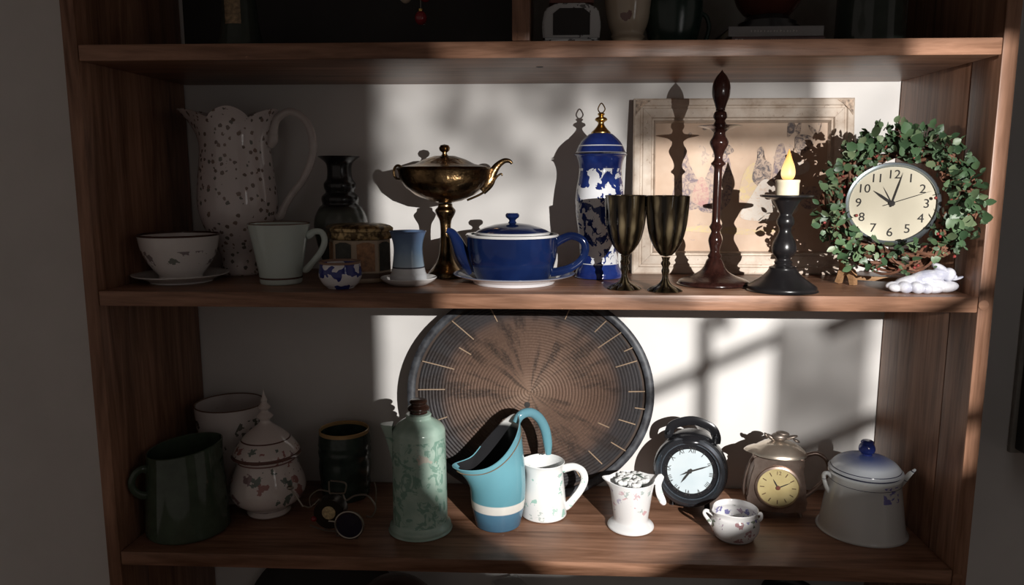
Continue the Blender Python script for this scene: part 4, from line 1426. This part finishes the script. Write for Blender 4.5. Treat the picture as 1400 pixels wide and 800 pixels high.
for h in range(12):
    a = h * pi / 6
    if h == 0:
        bm = text_bm('12', 0.0105, 0.00015)
        xform(bm, Matrix.Translation((0, dc[1] - 0.0015, dc[2] + 20 * s)))
    else:
        bm = xform(boxm(-0.0008, 0.0008, -0.0018, -0.0013, 17.5 * s, 23 * s), Matrix.Translation(dc) @ Matrix.Rotation(a, 4, 'Y'))
    obj('hour_mark', bm, plain('brown_ink', (0.07, 0.035, 0.015), 0.5) if h == 0 else bpy.data.materials['brown_ink'], dial, False)
DM = Matrix.Translation(dc)
obj('hour_hand', xform(hand_bm(R(-30), 0.020, 0.003, 0.0012, -0.0024), DM), M_ink, t, False)
obj('minute_hand', xform(hand_bm(R(62), 0.026, 0.004, 0.0010, -0.0030), DM), M_ink, t, False)
obj('hub', lathe_y([(0, -0.0040), (0.0042, -0.0038), (0.0042, -0.0014), (0, -0.0014)], 16, dc), plain('red_brown_hub', (0.10, 0.03, 0.02), 0.4), t)
obj('handle', ptube([(29, 80), (38, 86), (50, 88), (61, 80), (64, 66), (58, 50), (46, 36), (36, 26)], s, [3.2, 3, 2.6, 2.6, 2.6, 2.6, 2.8, 3.2], y=0.0), M_pew, t)
obj('side_bracket', ptube([(-31, 78), (-37, 66), (-42, 44), (-42, 26), (-36, 14)], s, [2.4, 2.0, 2.0, 2.0, 2.4]), M_pew, t)
for x in (-26, 27):
    for y in (-0.013, 0.015):
        obj('foot', ptube([(x, 9), (x + (3 if x > 0 else -3), 5), (x + (4 if x > 0 else -4), 0.9)], s, [3, 2.4, 2.2], y=y), M_pew, t)

# --- enamel coffee pot
s = 1.39e-3
ce = NT('white_enamel')
vz = ce.math('MULTIPLY', ce.xyz()[2], 1 / (125 * s))
n_ = ce.noise(60, 3, 0.6, dist=0.5)
px = ce.xyz()[0]
spr = ce.math('MULTIPLY', ce.math('MULTIPLY', ce.math('GREATER_THAN', n_, 0.52), ce.band(54 * s, 76 * s)), ce.math('MULTIPLY', ce.math('GREATER_THAN', px, 6 * s), ce.math('LESS_THAN', px, 30 * s)))
c = ce.ramp(vz, [(0.0, (0.30, 0.30, 0.31)), (0.010, (0.66, 0.66, 0.64)), (0.63, (0.62, 0.63, 0.62)), (0.68, (0.55, 0.58, 0.62)), (0.76, (0.58, 0.62, 0.68)), (0.83, (0.10, 0.14, 0.34)), (1.0, (0.02, 0.04, 0.22))])
c = ce.mix(ce.math('MULTIPLY', spr, 0.85), c, (0.11, 0.10, 0.40))
for z0, z1 in ((81.8, 83.0), (88.0, 89.0), (70.0, 70.8)):
    c = ce.mix(ce.band(z0 * s, z1 * s), c, (0.05, 0.05, 0.09))
ce.color(c)
ce.set(0.14)
t = thing('coffee_pot', 'white enamel coffee pot with blue knob and blue flower sprig, far right', 'coffee pot', (0.634, 0.153, ZB + E_))
obj('body', lathe(smooth_profile([(0.1, 0), (54, 0), (56, 1.5), (55, 4), (52.5, 20), (49, 44), (45.5, 68), (43, 83), (0.1, 84)], 3), s, 64), ce.m, t)
lid = obj('lid', lathe(smooth_profile([(0.1, 84.4), (43.5, 84.4), (44.5, 87), (43, 90), (37, 96), (27, 101), (15, 104), (8, 105), (0.1, 105.2)], 3), s, 56), ce.m, t)
obj('knob', lathe(smooth_profile([(0.1, 104.2), (7, 104.2), (7, 107), (10, 110), (10.5, 115), (9, 119), (7.5, 120.5), (8.5, 122.5), (6, 125), (0.1, 125.5)], 3), s, 28), plain('blue_enamel_knob', (0.025, 0.045, 0.24), 0.14), lid)
bm = bmesh.new()
ringz = []
for x, z, w, h in ((40, 56, 3, 4), (50, 66, 7, 9), (58, 77, 6, 5), (67, 86, 2.0, 1.6)):
    ringz.append([bm.verts.new(((x + h * 0.5 * cos(b)) * s, w * sin(b) * s, (z + h * cos(b) * 0.9) * s)) for b in [k * pi / 6 for k in range(12)]])
for a_, b_ in zip(ringz, ringz[1:]):
    for i in range(12):
        bm.faces.new((a_[i], a_[(i + 1) % 12], b_[(i + 1) % 12], b_[i]))
bm.faces.new(ringz[-1])
bm.faces.new(ringz[0])
obj('spout', bm, ce.m, t)
obj('handle', ptube([(-43, 72), (-50, 78), (-55, 75), (-52, 62), (-46, 50)], s, [3, 2.8, 2.8, 2.8, 3]), ce.m, t)

# ================================================================== TOP SHELF
s = 1.21e-3
# right compartment
M_grey = floral('grey_white_porcelain', (0.42, 0.42, 0.42), [(0.04, 0.04, 0.04), (0.08, 0.06, 0.06)], 55, 0.34, 0.5, None, 0.2, 2.2, wob=0.4)
t = thing('porcelain_cottage', 'white porcelain hearth ornament with a dark opening, beside the shelf divider', 'ornament', (0.070, 0.085, ZT + E_))
obj('base', lathe([(0, 0), (44, 0), (45, 3), (44, 9), (42, 10), (0, 10)], s, 40, lambda a, r, z: (r * cos(a), r * sin(a) * 0.6, z)), M_grey, t)
out = [(-38, 10.4), (-40, 30), (-36, 50), (-20, 58), (20, 58), (36, 50), (40, 30), (38, 10.4)]
hole = [(-25, 16), (-25, 44), (-16, 51), (16, 51), (25, 44), (25, 16)]
bm = prism([(x * s, z * s) for x, z in out], -0.020, 0.022)
bmesh.ops.bevel(bm, geom=bm.edges[:], offset=0.003, segments=2, affect='EDGES')
obj('body', bm, M_grey, t)
obj('opening', prism([(x * s, z * s) for x, z in hole], -0.0212, -0.0198), M_dark, t, False)
obj('roof', prism([(-30 * s, 58.4 * s), (30 * s, 58.4 * s), (24 * s, 92 * s), (-24 * s, 92 * s)], -0.018, 0.020), plain('terracotta_roof', (0.14, 0.05, 0.035), 0.6), t, False)
t = thing('cream_vase', 'cream vase with ringed foot on the top shelf', 'vase', (0.166, 0.105, ZT + E_))
obj('body', lathe(vessel([(25, 0), (27, 2), (24, 6), (25, 9), (21, 14), (24, 18), (22, 22), (27, 34), (31, 52), (33, 80), (28, 110), (22, 124), (25, 132)], 2, 4, 4), s, 48),
    floral('cream_vase_glaze', (0.46, 0.38, 0.29), [(0.16, 0.07, 0.07)], 26, 0.22, 0.4, None, 0.15, 1.0), t)
t = thing('green_pot', 'dark green round pot with side handle on the top shelf', 'pot', (0.243, 0.115, ZT + E_))
M_dg2 = plain('bottle_green_glaze', (0.012, 0.03, 0.024), 0.22)
obj('body', lathe(vessel([(24, 0), (27, 2), (34, 16), (39, 40), (40, 66), (34, 92), (24, 104), (26, 112)], 2, 4, 4), s, 48), M_dg2, t)
obj('handle', ptube([(36, 52), (46, 46), (50, 30), (44, 12), (32, 8)], s, [3, 3, 3, 3, 3]), M_dg2, t)
s = 1.184e-3
# books
def book(name, lab, loc, w, d, h, cm, rz):
    b = thing(name, lab, 'book', loc, rz, 'books on the top shelf')
    bm = bmesh.new()
    box(bm, -w / 2, w / 2, -d / 2, d / 2, 0, 0.0022)
    box(bm, -w / 2, w / 2, -d / 2, d / 2, h - 0.0022, h)
    box(bm, -w / 2, w / 2, -d / 2, -d / 2 + 0.003, 0.0022, h - 0.0022)
    obj('cover', bm, cm, b, False)
    obj('pages', boxm(-w / 2 + 0.003, w / 2 - 0.003, -d / 2 + 0.0032, d / 2 - 0.003, 0.0024, h - 0.0024), plain('page_edges', (0.42, 0.38, 0.30), 0.8), b, False)
    return b
b1 = book('book', 'dark maroon book, lower of the two on top shelf', (0.405, 0.118, ZT + E_), 0.150, 0.105, 0.0145, plain('maroon_cloth', (0.06, 0.022, 0.02), 0.6), 0.02)
b2 = book('book', 'grey book lying on the maroon one on top shelf', (0.402, 0.120, ZT + E_ + 0.0150), 0.152, 0.110, 0.0155, plain('grey_cloth', (0.24, 0.23, 0.23), 0.6), -0.01)
M_foil = plain('pale_title_foil', (0.55, 0.52, 0.48), 0.5)
rng = random.Random(5)
bm = bmesh.new()
for k in range(15):                          # the spine lettering is worn past reading
    x = -0.040 + k * 0.0052 + rng.uniform(-0.0006, 0.0006)
    h = rng.uniform(0.0022, 0.0036)
    box(bm, x, x + 0.0009, -0.0553, -0.0550, 0.0064, 0.0064 + h)
    if k % 2:
        box(bm, x + 0.0009, x + 0.0028, -0.0553, -0.0550, 0.0064 + h * 0.5, 0.0071 + h * 0.5)
obj('spine_title', bm, M_foil, b2, False)
bm = bmesh.new()
for x, w in ((-0.070, 0.004), (-0.063, 0.0012), (-0.060, 0.003), (-0.012, 0.001), (-0.008, 0.001), (-0.004, 0.001), (0.0, 0.001), (0.005, 0.001)):
    box(bm, x, x + w, -0.0528, -0.0525, 0.0035, 0.0105)
obj('spine_title', bm, M_foil, b1, False)
t = thing('dark_bowl', 'dark red brown footed bowl standing on the grey book', 'bowl', (0.402, 0.122, ZT + E_ + 0.0310))
obj('base', lathe([(0, 0), (46, 0), (46, 5), (40, 6), (40, 12), (34, 13), (30, 20), (0, 20)], s, 40), M_black, t)
obj('bowl', lathe(vessel([(26, 20.4), (34, 26), (44, 40), (50, 60)], 2, 24, 4), s, 40), plain('oxblood_glaze', (0.07, 0.02, 0.014), 0.2), t)
t = thing('glass_jar', 'large dark glass jar at the right end of the top shelf', 'jar', (0.574, 0.125, ZT + E_))
jg = plain('dark_bottle_glass', (0.035, 0.045, 0.038), 0.05)
obj('body', lathe(vessel([(42, 0), (46, 2), (47, 8), (46, 40), (45, 80), (38, 100), (36, 112)], 2, 4, 4), s, 48), jg, t)
obj('foot_ring', lathe([(46, 0.2), (52, 0.2), (52.5, 3), (49, 5), (47.5, 6)], s, 48), jg, t)
# left compartment
s = 1.30e-3
t = thing('glass_bottle', 'dark bell shaped glass bottle with gold label in the shadowed left compartment', 'bottle', (-0.516, 0.150, ZT + E_))
obj('body', lathe(smooth_profile([(0.1, 0), (24, 0), (26, 2), (25, 6), (21, 18), (18, 36), (16, 60), (10, 84), (7, 92), (7, 120), (9, 122), (0.1, 122)], 3), 1.35 * s, 40), jg, t)
bm = bmesh.new()
rows = []
for z in (30, 56):
    rows.append([bm.verts.new((1.35 * s * 19.6 * sin(a), -1.35 * s * 19.6 * cos(a), 1.35 * s * z)) for a in [-0.42 + k * 0.14 for k in range(7)]])
for i in range(6):
    bm.faces.new((rows[0][i], rows[0][i + 1], rows[1][i + 1], rows[1][i]))
obj('gold_label', bm, plain('gold_label_paper', (0.22, 0.15, 0.08), 0.4, 0.4, 0.6, 150), t)
M_red = plain('red_glass_bauble', (0.22, 0.02, 0.025), 0.12)
for x, z, lab, mm in ((-0.184, 0.483, 'lower red bauble hanging in the shadowed left compartment', M_red), (-0.179, 0.524, 'upper red bauble hanging in the shadowed left compartment', M_red), (-0.216, 0.526, 'cream bauble hanging beside the red ones in left compartment', plain('cream_bauble', (0.5, 0.4, 0.3), 0.2))):
    y = 0.10 + (0.02 if z > 0.5 else 0) + (0.015 if x < -0.2 else 0)
    t = thing('bauble', lab, 'bauble', (x, y, z), 0, 'baubles in the left compartment')
    obj('ball', ellipsoid(bmesh.new(), (0, 0, 0), (0.0105, 0.0105, 0.0115), 20, 12), mm, t)
    obj('cap', lathe([(0.004, 0.0105), (0.0042, 0.0145), (0, 0.0148)], 1, 14), M_gold, t)
    obj('string', tube([(0, 0, 0.0148), (0, 0, 0.87 - TH - z - 0.0005)], 0.0005, n=5), M_wire, t)

# ================================================================== BELOW THE LOWER SHELF
t = thing('black_tray', 'black round tray standing in the dark space under the lower shelf', 'tray', (-0.449, 0.268, -0.95 + E_))
t.rotation_euler = (R(-9), 0, 0)
obj('plate', lathe_y([(0, 0), (0.145, 0), (0.176, -0.008), (0.184, -0.010), (0.184, -0.005), (0.155, 0.004), (0, 0.004)], 56, (0, 0, 0.185)), M_black, t)
t = thing('brown_jar', 'brown lidded jar half hidden under the lower shelf', 'jar', (-0.275, 0.185, -0.95 + E_))
M_brn = plain('brown_stoneware', (0.10, 0.045, 0.03), 0.25)
obj('body', lathe(smooth_profile([(0.001, 0), (0.07, 0), (0.085, 0.08), (0.09, 0.2), (0.075, 0.31), (0.001, 0.312)], 4), 1, 40), M_brn, t)
obj('lid', lathe(smooth_profile([(0.001, 0.313), (0.076, 0.313), (0.07, 0.33), (0.045, 0.348), (0.001, 0.355)], 3), 1, 40), M_brn, t)
t = thing('white_box', 'white box in the dark space under the lower shelf, centre', 'box', (-0.035, 0.24, -0.95 + E_), 0.5)
obj('carton', boxm(-0.03, 0.03, -0.04, 0.04, 0, 0.315, 0.002), M_paper, t)
obj('flap', boxm(-0.03, 0.03, -0.04, 0.04, 0.3154, 0.317), M_paper, t)
t = thing('dark_jug', 'dark jug under the lower shelf at the right', 'jug', (0.53, 0.22, -0.95 + E_))
obj('body', lathe(vessel([(0.07, 0), (0.08, 0.1), (0.075, 0.24), (0.05, 0.31), (0.055, 0.335)], 0.003, 0.004, 4), 1, 40), M_black, t)
obj('handle', tube([(0.05, 0, 0.30), (0.09, 0, 0.30), (0.10, 0, 0.22), (0.074, 0, 0.16)], 0.006, n=8), M_black, t)
